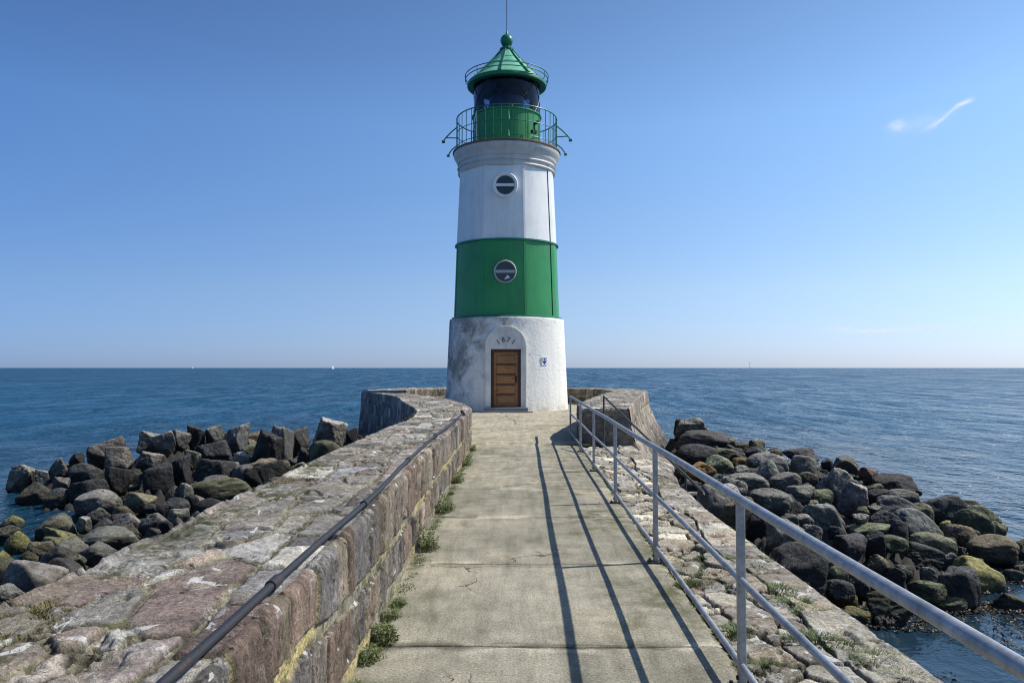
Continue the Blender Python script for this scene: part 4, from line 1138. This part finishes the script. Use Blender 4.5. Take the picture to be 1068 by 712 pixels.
# ================================================================== iron pipe along the wall top
pipe = empty('pipe', (-.93, 4, .84), 'rusty dark iron pipe lying along the inner edge of the stone wall top', 'pipe')
def wall_pt(y0, off, dz):
    i = np.argmin(np.abs(WD[:len(WD) // 2, 1] - y0)); a = WD[i]
    d_ = np.array(a[2:4]) - np.array(a[:2]); d_ = d_ / np.hypot(*d_)
    return Vector((a[0] + d_[0] * off, a[1] + d_[1] * off, a[4] + dz))
cuts = [-1.0, 3.06, 4.88, 7.1, 9.6, 12.4, 15.4, 18.6, 23.2]
for i, (a, b_) in enumerate(zip(cuts, cuts[1:])):
    q = MB(); r_ = .0168 if i % 2 == 0 else .0150
    pts = [wall_pt(y, .055 + .012 * math.sin(y * .9), .052 + .006 * math.sin(y * 2.1)) for y in np.linspace(a, b_, 9)]
    q.tube(pts, r_, 14); sub(q.build('pipe_length', M['iron'], None), pipe)
    if i:
        d_ = (pts[1] - pts[0]).normalized()
        q = MB(); q.tube([pts[0] - d_ * .05, pts[0] - d_ * .048, pts[0] + d_ * .048, pts[0] + d_ * .05], [.017, .0235, .0235, .017], 14); sub(q.build('coupling', M['iron'], None), pipe)
# ================================================================== boulders
def ico(sub_):
    bm = bmesh.new(); bmesh.ops.create_icosphere(bm, subdivisions=sub_, radius=1)
    v = np.array([x.co[:] for x in bm.verts]); f = [tuple(q.index for q in p.verts) for p in bm.faces]; bm.free()
    return v, f
ICO_V, ICO_F = ico(6 if False else 5)
def noise3(v, sc, seed):
    return (fbm(v[:, 0] * sc + seed, v[:, 1] * sc + v[:, 2] * sc * .37, seed, 4) + fbm(v[:, 1] * sc + 11 + seed, v[:, 2] * sc - v[:, 0] * sc * .41, seed + 7, 4) + fbm(v[:, 2] * sc + 5 + seed, v[:, 0] * sc + v[:, 1] * sc * .29, seed + 13, 4)) / 1.7
def rock_mesh(i, kind):
    g = np.random.default_rng(100 + i); d = ICO_V
    if kind == 'a': npl, lo, hi, sharp = 8, .50, .85, 34
    elif kind == 's': npl, lo, hi, sharp = 9, .55, .9, 20
    else: npl, lo, hi, sharp = 9, .60, .9, 19
    nn = g.normal(size=(npl, 3)); nn /= np.linalg.norm(nn, axis=1)[:, None]
    nn = np.concatenate([nn, np.array([(0, 0, 1), (0, 0, -1), (1, 0, 0), (-1, 0, 0), (0, 1, 0), (0, -1, 0)]) + g.normal(size=(6, 3)) * (.38 if kind == 'a' else .2)]); nn /= np.linalg.norm(nn, axis=1)[:, None]
    dd = g.uniform(lo, hi, len(nn))
    q = d + .10 * np.stack([noise3(d, 1.3, 5 + i), noise3(d, 1.3, 55 + i), noise3(d, 1.3, 95 + i)], 1) * (1 if kind == 'a' else 2.2)
    c = q @ nn.T
    rr = np.where(c > .05, dd[None, :] / np.maximum(c, .05), 1.4)
    rr = np.minimum(rr, 1.4 if kind == 'a' else 1.1)
    r = -np.log(np.mean(np.exp(-sharp * rr), axis=1) * rr.shape[1]) / sharp
    v = d * r[:, None]
    amp = .05 if kind == 'a' else .045
    v = v * (1 + amp * 2.4 * noise3(v, 1.7, 3 + i))[:, None]
    rid = .5 - np.abs(noise3(v, 3.1, 70 + i)) * 2            # creases and broken ledges
    v = v * (1 + amp * .8 * noise3(v, 5.0, 30 + i) - (.07 if kind == 'a' else .04) * sstep(.30, .5, rid))[:, None]
    v = v * (1 + (.030 if kind == 'a' else .014) * noise3(v, 13.0, 60 + i))[:, None]
    lo_, hi_ = v.min(0), v.max(0)
    v = (v - (lo_ + hi_) / 2) / ((hi_ - lo_) / 2)
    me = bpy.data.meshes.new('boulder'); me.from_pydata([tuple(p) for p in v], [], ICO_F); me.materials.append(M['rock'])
    me.polygons.foreach_set('use_smooth', np.ones(len(me.polygons), dtype=bool)); me.update()
    return me
RM = {'a': [rock_mesh(i, 'a') for i in range(11)], 'r': [rock_mesh(20 + i, 'r') for i in range(9)], 's': [rock_mesh(40 + i, 's') for i in range(5)]}
PROTO = {}
def bulk(me):
    v = np.zeros(len(me.vertices) * 3); me.vertices.foreach_get('co', v); v = v.reshape(-1, 3); t = v[v[:, 2] > .2]
    return np.hypot(t[:, 0], t[:, 1]).mean()
RM['a'].sort(key=bulk)          # the most peaked stones first
TONE = {'p': (.150, .142, .124), 'g': (.092, .088, .078), 'd': (.031, .030, .030), 'b': (.10, .083, .057), 'y': (.125, .12, .048), 'm': (.08, .082, .05), 'o': (.14, .082, .03), 't': (.10, .06, .044)}
WORD = {'p': 'pale grey', 'g': 'mid grey', 'd': 'dark', 'b': 'brownish', 'y': 'yellow-green', 'm': 'moss-topped', 'o': 'orange-tinged', 't': 'reddish'}
SHAPE = {'a': 'angular', 'r': 'rounded', 's': 'flat slab'}
ORD = ['nearest', 'second', 'third', 'fourth', 'fifth', 'sixth', 'seventh', 'eighth', 'ninth', 'tenth', 'eleventh', 'twelfth', 'thirteenth', 'fourteenth', 'fifteenth', 'sixteenth', 'seventeenth', 'eighteenth', 'nineteenth', 'twentieth', 'twenty-first', 'twenty-second', 'twenty-third', 'twenty-fourth', 'twenty-fifth', 'twenty-sixth', 'twenty-seventh', 'twenty-eighth', 'twenty-ninth', 'thirtieth']
def put_rock(x, y, z, w, d, h, kind, tone, tilt, label, group, rg, name='boulder', gain=1.2, peak=False):
    me = RM[kind][int(rg.integers(2, 8) if peak and kind == 'a' else rg.integers(len(RM[kind])))]
    key = me.name
    if key not in PROTO:
        o = bpy.data.objects.new(name, me); PROTO[key] = o
    else:
        o = PROTO[key].copy(); o.name = name
    COL.objects.link(o)
    if name == 'boulder': z -= h * .22; h *= 1.44
    o.location = (x, y, z); o.scale = (w * .475, d * .48, h * .48)
    o.rotation_euler = (R(float(rg.uniform(-8, 8))), R(tilt), (PI if rg.random() < .5 else 0) + R(float(rg.uniform(-14, 14))))
    if o.rotation_euler.z > 2: o.rotation_euler.y = -R(tilt)
    t = np.array(TONE[tone]) * gain * rg.uniform(.75, 1.3) * np.array([1 + rg.uniform(-.05, .07), 1, 1 + rg.uniform(-.08, .05)])
    o.color = (*[float(q) for q in t], 1)
    tag(o, label, 'boulder' if name == 'boulder' else 'stone', group)
    return o
def row_left(r): return 'crest row' if r[2] > -.2 else ('shaded row below crest' if r[1] > 15 else ('middle rows' if r[1] > 12.4 else 'front rows'))
def row_right(r): return 'far row' if r[1] > 18 else ('upper rows' if r[1] > 13.6 else ('middle rows' if r[1] > 10.6 else 'near rows'))
rg = np.random.default_rng(5)
for rocks, rowf, side, sgn, ref in ((LEFT_ROCKS, row_left, 'left', -1, 'wall'), (RIGHT_ROCKS, row_right, 'right', 1, 'paving')):
    rows = {}
    for r in rocks: rows.setdefault(rowf(r), []).append(r)
    for rn, lst in rows.items():
        lst.sort(key=lambda r: sgn * r[0])
        for i, r in enumerate(lst):
            nm = '%s %s boulder, %s %s the %s in the %s of the %s rock bank' % (WORD[r[7]], SHAPE[r[6]], ORD[i], 'to' if i == 0 else 'from', ref, rn, side)
            nm = ' '.join(nm.split()[:16]) if len(nm.split()) > 16 else nm
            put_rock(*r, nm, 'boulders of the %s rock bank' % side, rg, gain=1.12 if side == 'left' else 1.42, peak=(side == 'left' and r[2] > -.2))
# small rocks wedged between
def fill(rocks, side, region, tries, smin, smax, group, label, cap, name='boulder'):
    n = 0; pl = [(r[0], r[1], max(r[3], r[4]) / 2, r[2], r[5]) for r in rocks]
    for _ in range(tries):
        x, y = region(rg)
        w = float(rg.uniform(smin, smax))
        if (side == 'right' and y < 10.6 and x > 3.1) or (side == 'left' and x < -7.6 and 13.2 < y < 16): continue
        near = sorted(pl, key=lambda p: math.hypot(p[0] - x, p[1] - y))[:4]
        d0 = math.hypot(near[0][0] - x, near[0][1] - y)
        if d0 > (2.4 if side == 'left' else 1.5): continue
        if any(math.hypot(p[0] - x, p[1] - y) < (p[2] + w / 2) * .72 for p in near): continue
        zs_ = [p[3] - p[4] * .42 for p in near]; z = sum(zs_) / len(zs_) + .02
        z = max(z, -1.32)
        k = 'r' if rg.random() < .6 else 'a'
        t = ('g', 'd', 'd', 'b', 'm')[int(rg.integers(5))]
        put_rock(x, y, z, w, w * float(rg.uniform(.7, 1)), w * float(rg.uniform(.55, .85)), k, t, 0, label, group, rg, name)
        pl.append((x, y, w / 2, z, w * .7)); n += 1
        if n >= cap: break
    return pl
def lxe(y): return float(np.interp(y, [0, 11, 14, 17, 20, 24, 27, 30], [-1.98, -1.95, -1.85, -2.2, -3.0, -3.8, -4.8, -5.7]))
def rxe(y): return float(np.interp(y, [0, 9, 12, 17, 21, 27, 31], [2.55, 2.6, 3.1, 4.3, 5.2, 6.3, 6.9]))
def reg_l(g):
    y = float(g.uniform(4.5, 22)); return lxe(y) - .2 - float(g.random()) * (np.interp(y, [4, 9, 14, 19, 22], [4, 5, 7.5, 8.5, 5])), y
def reg_r(g):
    y = float(g.uniform(6.5, 27)); return rxe(y) + .15 + float(g.random()) * (np.interp(y, [6, 9, 12, 16, 22, 27], [1, 3, 5, 4.5, 2.5, 1])), y
# a second size of boulder hidden behind the wall and in the gaps
PLL = fill(LEFT_ROCKS, 'left', reg_l, 1500, .45, .85, 'half-hidden boulders of the left bank', 'half-hidden boulder filling the gaps of the left rock bank by the wall', 75)
PLR = fill(RIGHT_ROCKS, 'right', reg_r, 1200, .40, .75, 'half-hidden boulders of the right bank', 'half-hidden boulder filling the gaps of the right rock bank by the paving', 40)
PLL = fill([(p[0], p[1], p[3], p[2] * 2, p[2] * 2, p[4]) for p in PLL], 'left', reg_l, 3000, .15, .34, 'small wedged stones of the left bank', 'small stone wedged between the boulders of the left rock bank', 110, 'wedged_stone')
PLR = fill([(p[0], p[1], p[3], p[2] * 2, p[2] * 2, p[4]) for p in PLR], 'right', reg_r, 3000, .14, .30, 'small wedged stones of the right bank', 'small stone wedged between the boulders of the right rock bank', 110, 'wedged_stone')

def bed(pl, x0, x1, y0, y1):
    st_ = .06; xs = np.arange(x0, x1, st_); ys_ = np.arange(y0, y1, st_)
    X, Y = np.meshgrid(xs, ys_, indexing='ij'); num = np.zeros(X.shape); den = np.zeros(X.shape); dm = np.full(X.shape, 99.)
    for p in pl:
        d = np.hypot(X - p[0], Y - p[1]); w = 1 / (d * d + .05) ** 2
        num += w * (p[3] - p[4] * .45); den += w; dm = np.minimum(dm, d - p[2])
    z = num / den - .22
    z = z * (1 - sstep(.0, .8, dm)) + -2.3 * sstep(.0, .8, dm)
    e, h1, h2 = voronoi(X / .22, Y / .22, 77)
    z = np.where((X > 3.3) & (Y < 9.6), -2.0, z); z = np.where((X < -8.4) & (Y < 15.6) & (Y > 13.4), -2.0, z)
    z = z + .16 * sstep(0, .35, e) * (.3 + h2) + .06 * fbm(X * 4, Y * 4, 78, 3)
    o = grid_obj('rubble_ground', np.stack([X, Y, z], -1), None, M['bed']); tag(o, kind='structure')
bed(PLL, -13.5, -1.6, 3, 23.5); bed(PLR, 2.2, 10, 5.5, 28.5)
# gravelly foot under the wall's hidden outer side
# ================================================================== plants
def blade_tuft(name, n, h, spread, w, mat, g, droop=.5):
    v = []; f = []
    for _ in range(n):
        a = g.uniform(0, 2 * PI); r0 = spread * math.sqrt(g.random()); bx, by = r0 * math.cos(a), r0 * math.sin(a)
        a2 = a + g.normal() * .7; hh = h * g.uniform(.45, 1.1) * (1 - .45 * r0 / spread); ln = hh * droop * g.uniform(.4, 1.3); ww = w * g.uniform(.6, 1.3)
        px, py = -math.sin(a2) * ww, math.cos(a2) * ww
        b = len(v)
        for t in (0, .5, 1):
            cx = bx + math.cos(a2) * ln * t * t; cy = by + math.sin(a2) * ln * t * t; cz = hh * (t - .18 * t * t * droop)
            k = (1 - t * .85)
            v += [(cx - px * k, cy - py * k, cz), (cx + px * k, cy + py * k, cz)]
        f += [(b, b + 1, b + 3, b + 2), (b + 2, b + 3, b + 5, b + 4)]
    return f, v
def leaf_clump(n, h, spread, size, g):
    v = []; f = []
    for _ in range(n):
        a = g.uniform(0, 2 * PI); r0 = spread * g.random() ** .6; x, y = r0 * math.cos(a), r0 * math.sin(a)
        z = h * g.uniform(.05, 1) * (1 - .65 * (r0 / spread) ** 2); s_ = size * g.uniform(.5, 1.3)
        di = Vector((math.cos(a + g.normal() * .6), math.sin(a + g.normal() * .6), g.uniform(-.25, .6))).normalized()
        up = Vector((g.normal() * .35, g.normal() * .35, 1)); sd = di.cross(up).normalized()
        c = Vector((x, y, z)); b = len(v)
        v += [tuple(c), tuple(c + di * s_ * .5 + sd * s_ * .28 + Vector((0, 0, .004))), tuple(c + di * s_), tuple(c + di * s_ * .5 - sd * s_ * .28 + Vector((0, 0, .004)))]
        f.append((b, b + 1, b + 2, b + 3))
    return f, v
gp = np.random.default_rng(21)
WEED = []
for i in range(4):
    f, v = leaf_clump(420, .15 + .03 * i, .13, .034, gp); f2, v2 = blade_tuft('', 90, .17, .11, .004, None, gp)
    mb = MB(); mb.add(v, f); mb.add(v2, f2)
    me = bpy.data.meshes.new('weed_clump'); me.from_pydata(mb.v, [], mb.f); me.materials.append(M['leaf']); me.update(); WEED.append(me)
weeds = [(-.80, 4.88, 1.0), (-.83, 4.52, .75), (-.82, 5.27, .7), (-.80, 7.28, 1.25), (-.81, 5.56, .6), (-.80, 9.17, 1.45), (-.83, 11.45, 1.35), (-.80, 13.47, 1.2), (-.83, 15.8, 1.1), (-.82, 10.4, .45), (-.82, 14.6, .6)]
WL = ['leafy green weed clump at the wall foot beside the nearest slab joint', 'small weed clump rooted at the wall foot at the bottom of the photo', 'sparse weed on the yellow mortar just beyond the nearest wall clump', 'bushy weed clump at the wall foot by the third slab joint',
      'tiny weed between the two nearest leafy clumps at the wall foot', 'large dense weed clump against the wall midway along the walkway', 'bright weed clump at the wall foot past the midway clump', 'weed clump at the wall foot two slabs before the platform', 'far weed clump at the wall foot where the walkway meets the platform']
for i, (x, y, s_) in enumerate(weeds):
    o = bpy.data.objects.new('weed_clump', WEED[i % 4]); COL.objects.link(o); o.location = (x, y, -.005); o.scale = (s_ * .6, s_ * .9, s_ * .75); o.rotation_euler.z = float(gp.uniform(-.4, .4))
    tag(o, WL[i] if i < len(WL) else 'small weed sprig in the gap between the wall foot and the walkway', 'weed', 'weeds along the wall foot')
GR = []
for i in range(4):
    f, v = blade_tuft('', 520, .07, .13, .0030, None, gp, 1.0)
    me = bpy.data.meshes.new('grass_tuft'); me.from_pydata(v, [], f); me.materials.append(M['grass']); me.update(); GR.append(me)
big = [(2.02, 5.89, 1.3), (2.02, 5.6, 1.2), (2.07, 5.41, 1.0), (1.89, 4.79, 1.5), (2.11, 4.52, 1.2), (2.14, 4.28, 1.0), (1.42, 4.39, 1.1), (2.11, 7.52, 1.0), (1.92, 6.85, .9), (2.12, 6.62, .9), (1.45, 5.0, 1.2), (1.6, 3.6, 1.2), (1.38, 6.1, .9)]
BL = ['long grass tuft in the cobbles at the ledge edge near the rounded boulder', 'grass tuft on the ledge just below the longest tuft', 'grass tuft beside a pale edge slab right of the near post', 'widest grass tuft on the cobbled ledge between the two lower rails',
      'grass tuft at the ledge edge above the dark pool', 'grass tuft at the bottom right corner of the cobbled ledge', 'grass tuft at the foot of the near railing post', 'grass tuft behind the near railing post on the cobbles', 'short grass tuft among cobbles left of the near post', 'small grass tuft at the ledge edge by the near post',
      'grass tuft against the walkway edge beyond the near post', 'grass tuft at the lower right below the middle rail', 'short grass tuft by the second railing post base']
for i, (x, y, s_) in enumerate(big):
    o = bpy.data.objects.new('grass_tuft', GR[i % 4]); COL.objects.link(o); o.location = (x, y, -.005); o.scale = (s_ * 1.1, s_ * .8, s_ * .8); o.rotation_euler.z = float(gp.uniform(0, 6))
    tag(o, BL[i], 'grass tuft', 'grass tufts on the cobbled ledge')
# short grass and moss in the joints of ledge and wall top: uncountable
def ground_cover(name, mat, pts, label, cat, h):
    mb = MB()
    for x, y, z, s_ in pts:
        f, v = blade_tuft('', 34, h * s_, .055 * s_, .0026, None, gp, 1.0)
        mb.add([(a + x, b_ + y, c + z) for a, b_, c in v], f)
    o = mesh_obj(name, mb.v, mb.f, mat, None, smooth=False); tag(o, label, cat, kind='stuff')
pts = []
for _ in range(1500):
    y = 2.5 + 14 * gp.random() ** 1.3; x = gp.uniform(edge_x(y) + .02, 2.3)
    if vnoise(np.array([x * 2.2]), np.array([y * 1.6]), 91)[0] > .58: pts.append((x, y, -.012, float(gp.uniform(.5, 1.2))))
for _ in range(160):
    y = gp.uniform(3, 17); pts.append((edge_x(y) + gp.normal() * .03, y, -.012, float(gp.uniform(.5, 1.0))))
for _ in range(300):
    y = gp.uniform(2.5, 17); pts.append((-.85 + abs(gp.normal()) * .03, y, -.005, float(gp.uniform(.4, 1.0))))
ground_cover('joint_grass', M['grass'], pts, 'short grass growing in the joints of the paving', 'grass', .05)
pts = []
for _ in range(900):
    y = 2.2 + 14 * gp.random() ** 1.5; x = -1.9 + abs(gp.normal()) * .16
    if vnoise(np.array([x * 2]), np.array([y * 1.2]), 95)[0] > .42: pts.append((x, y, .79, float(gp.uniform(.5, 1.2))))
ground_cover('wall_moss', M['moss'], pts, 'yellow-green moss and short grass on the outer edge of the wall top', 'moss', .035)
# seaweed drifting in the pool on the right
mb = MB()
for _ in range(2600):
    y = gp.uniform(6.4, 11.5); x = gp.uniform(2.9, 6.8)
    if vnoise(np.array([x * 1.3]), np.array([y * 1.0]), 96)[0] + .35 * vnoise(np.array([x * 5]), np.array([y * 5]), 97)[0] < .78: continue
    f, v = leaf_clump(4, .012, .05, .045, gp)
    mb.add([(a + x, b_ + y, c - 1.195) for a, b_, c in v], f)
for r in RIGHT_ROCKS:
    if r[2] < -.85 and r[1] < 13:
        for _ in range(45):
            a = gp.uniform(0, 2 * PI); x = r[0] + math.cos(a) * r[3] * .55; y = r[1] + math.sin(a) * r[4] * .6
            f, v = leaf_clump(5, .02, .06, .05, gp); mb.add([(q[0] + x, q[1] + y, q[2] - 1.19) for q in v], f)
tag(mesh_obj('seaweed', mb.v, mb.f, M['seaweed'], None, smooth=False), 'brown seaweed drifting on the dark pool by the right rocks', 'seaweed', kind='stuff')

# ================================================================== sea, boats, clouds
mb = MB(); rad = [3, 12, 40, 120, 400, 1500, 6000, 25000, 60000]; n = 72
v = [(0, 8, -1.2)]; f = []
for r in rad: v += [(r * math.cos(2 * PI * k / n), 8 + r * math.sin(2 * PI * k / n), -1.2) for k in range(n)]
for k in range(n): f.append((0, 1 + k, 1 + (k + 1) % n))
for i in range(len(rad) - 1):
    for k in range(n): l = (k + 1) % n; f.append((1 + i * n + k, 1 + (i + 1) * n + k, 1 + (i + 1) * n + l, 1 + i * n + l))
tag(mesh_obj('sea', v, f, M['sea']), kind='structure')
def boat(x, y, L, label):
    b_ = empty('sailboat', (x, y, -1.2), label, 'sailboat', 'sailboats on the horizon'); s_ = L / 9; b_.rotation_euler.z = R(55)
    q = MB(); v = [(-4.5, -.9, .1), (3, -1.1, .1), (4.8, 0, .3), (3, 1.1, .1), (-4.5, .9, .1), (-4.6, -1.1, 1.1), (3.1, -1.3, 1.1), (5.4, 0, 1.4), (3.1, 1.3, 1.1), (-4.6, 1.1, 1.1)]
    q.add([tuple(c * s_ for c in p_) for p_ in v], [(0, 1, 6, 5), (1, 2, 7, 6), (2, 3, 8, 7), (3, 4, 9, 8), (4, 0, 5, 9), (5, 6, 7, 8, 9)]); q.build('hull', M['sign_white'], b_, smooth=False)
    q = MB(); q.tube([(0, 0, s_), (0, 0, 12 * s_)], .08 * s_, 6); q.build('mast', M['galv'], b_)
    q = MB(); q.add([tuple(c * s_ for c in p_) for p_ in [(-.2, 0, 2), (-4.2, -.5, 2.1), (-.2, 0, 11.8), (.3, 0, 1.8), (5, -.4, 1.6), (.3, 0, 10.5)]], [(0, 1, 2), (3, 4, 5)]); q.build('sails', M['sign_white'], b_, smooth=False)
boat(-420, 1800, 7.5, 'tiny white sailboat on the horizon left of the stone wall bend')
boat(-1560, 3750, 6.5, 'faint white sail on the horizon far left above the rocks')
bu = empty('buoy', (-330, 1600, -1.2), 'small dark buoy on the horizon just right of the white sailboat', 'buoy')
q = MB(); q.lathe([(.1, -.2), (1.0, -.1), (1.0, .6), (.35, .9), (.2, 3.2), (.05, 3.4)], 16); q.build('float', M['black'], bu)
q = MB(); q.lathe([(.05, 3.1), (.35, 3.3), (.35, 3.7), (.05, 3.9)], 12); q.build('topmark', M['black'], bu)
mk = empty('sea_beacon', (1240, 4000, -1.2), 'faint thin beacon tower standing on the horizon to the right', 'beacon')
q = MB(); q.lathe([(2.4, 0), (2.0, 4), (1.0, 6), (.8, 26), (1.6, 27), (1.6, 30), (.2, 33)], 16); q.build('tower', M['frame_grey'], mk)
q = MB(); q.lathe([(2.2, 26.5), (2.4, 26.8), (2.2, 27.0)], 16); q.build('platform', M['frame_grey'], mk)

def mat_cloud():
    k = NT('thin_cloud'); a = k.attr('tone'); p = k.pos(); k.t.nodes.remove(k.b)
    t = k.n('ShaderNodeBsdfTransparent'); d = k.n('ShaderNodeBsdfDiffuse'); tl = k.n('ShaderNodeBsdfTranslucent'); ad = k.n('ShaderNodeMixShader'); ad.inputs[0].default_value = .9
    d.inputs[0].default_value = (.9, .9, .9, 1); tl.inputs[0].default_value = (.95, .95, .95, 1)
    k.l(d.outputs[0], ad.inputs[1]); k.l(tl.outputs[0], ad.inputs[2])
    mx = k.n('ShaderNodeMixShader'); nz = k.noise(p, .01, 4)
    k.l(k.math('MULTIPLY', a.outputs['Alpha'], k.math('ADD', .75, k.math('MULTIPLY', nz, .5)), clamp=True), mx.inputs[0]); k.l(t.outputs[0], mx.inputs[1]); k.l(ad.outputs[0], mx.inputs[2]); k.l(mx.outputs[0], k.out.inputs[0])
    return k.m
M['cloud'] = mat_cloud()
def cloud(c, sx, sz, alpha, label, n=150):
    u, v = np.meshgrid(np.linspace(-1, 1, n), np.linspace(-1, 1, n), indexing='ij')
    # the sheet leans towards the sun's side so it is lit
    P = np.stack([c[0] + u * sx * .86, c[1] - u * sx * .5, c[2] + v * sz], -1)
    al = np.clip(alpha(u, v), 0, 1) * sstep(1, .7, np.abs(u)) * sstep(1, .7, np.abs(v))
    o = grid_obj('cloud', P, np.concatenate([np.ones(u.shape + (3,)), al[..., None]], 2), M['cloud']); tag(o, label, 'cloud')
    o.visible_shadow = True
def wisp(u, v):
    ln = .62 * np.exp(-((v - (.05 + .42 * np.tanh((u - .38) * 3.2))) / (.075 + .05 * (u < .2))) ** 2) * sstep(-.15, .35, u) * sstep(.92, .7, u)
    ln2 = .45 * np.exp(-((v - (.32 + .25 * (u - .6))) / .05) ** 2) * sstep(.45, .6, u) * sstep(.9, .7, u)
    puff = .62 * np.exp(-((u + .48) / .13) ** 2 - ((v + .08) / .16) ** 2) * (1 + 1.2 * fbm(u * 6, v * 6, 502, 3))
    haze = .22 * np.exp(-((u + .1) / .45) ** 2 - ((v + .1 - .2 * u) / .28) ** 2)
    return (1.25 * ln + 1.2 * ln2 + 1.25 * puff + haze) * (.8 + .9 * fbm(u * 3 - v * 4, v * 9 - u * 6, 503, 4))
cloud((3375, 6200, 2030), 420, 250, wisp, 'small thin curved cloud wisp high in the sky on the right')
def streak(u, v):
    return .6 * sstep(.0, .3, fbm(u * 2.2, v * 5, 505, 4)) * np.exp(-(v / .5) ** 2)
cloud((5300, 9400, 480), 1500, 150, streak, 'faint low streaks of cloud above the right horizon')

# ================================================================== light
sd = Vector((.87, .19, 1.0)).normalized()
elev = math.asin(sd.z); az = math.atan2(sd.x, sd.y)
w = bpy.data.worlds.new('World'); scene.world = w; w.use_nodes = True
nt = w.node_tree; bg = nt.nodes['Background']
sky = nt.nodes.new('ShaderNodeTexSky'); sky.sky_type = 'NISHITA'; sky.sun_disc = False
sky.sun_elevation = elev; sky.sun_rotation = az
sky.altitude = SKY[0]; sky.air_density = SKY[1]; sky.dust_density = SKY[2]; sky.ozone_density = SKY[3]
# clear-air tint: bluer low sky, brighter towards the sun's side
tc = nt.nodes.new('ShaderNodeTexCoord'); sp_ = nt.nodes.new('ShaderNodeSeparateXYZ'); nt.links.new(tc.outputs['Generated'], sp_.inputs[0])
r_ = nt.nodes.new('ShaderNodeValToRGB'); nt.links.new(sp_.outputs[2], r_.inputs[0]); e_ = r_.color_ramp.elements
e_[0].position = 0; e_[0].color = (.435, .60, 1.07, 1); e_[1].position = .30; e_[1].color = (.84, 1.07, 1.27, 1); q2_ = e_.new(.62); q2_.color = (.56, .72, .90, 1); q_ = e_.new(.10); q_.color = (.70, .81, 1.02, 1)
mr = nt.nodes.new('ShaderNodeMapRange'); nt.links.new(sp_.outputs[0], mr.inputs[0])
for i_, v_ in ((1, -.6), (2, .6)): mr.inputs[i_].default_value = v_
lr = nt.nodes.new('ShaderNodeMix'); lr.data_type = 'RGBA'; nt.links.new(mr.outputs[0], lr.inputs[0]); lr.inputs[6].default_value = (.73, .73, .76, 1); lr.inputs[7].default_value = (1.72, 1.33, 1.02, 1)
m1 = nt.nodes.new('ShaderNodeVectorMath'); m1.operation = 'MULTIPLY'; nt.links.new(sky.outputs[0], m1.inputs[0]); nt.links.new(r_.outputs[0], m1.inputs[1])
m2 = nt.nodes.new('ShaderNodeVectorMath'); m2.operation = 'MULTIPLY'; nt.links.new(m1.outputs[0], m2.inputs[0]); nt.links.new(lr.outputs[2], m2.inputs[1])
nt.links.new(m2.outputs[0], bg.inputs[0]); bg.inputs[1].default_value = SKY[4]
sl = bpy.data.lights.new('sun', 'SUN'); sl.energy = SUN_E; sl.angle = R(.53); sl.color = (1, .95, .86)
so = bpy.data.objects.new('sun', sl); COL.objects.link(so); so.rotation_euler = sd.to_track_quat('Z', 'Y').to_euler(); so.location = sd * 60

# ================================================================== camera
cd = bpy.data.cameras.new('camera'); cam = bpy.data.objects.new('camera', cd); COL.objects.link(cam)
cd.sensor_width = 36; cd.lens = 36 * 800 / 1068; cd.clip_start = .05; cd.clip_end = 120000
cam.location = (0, 0, 1.7); cam.rotation_euler = (PI / 2 + math.atan(27.5 / 800), 0, 0)
scene.camera = cam
scene.view_settings.view_transform = 'Standard'; scene.view_settings.look = 'None'; scene.view_settings.exposure = 0
scene.cycles.filter_width = 1.1; scene.cycles.max_bounces = 8; scene.cycles.transparent_max_bounces = 16
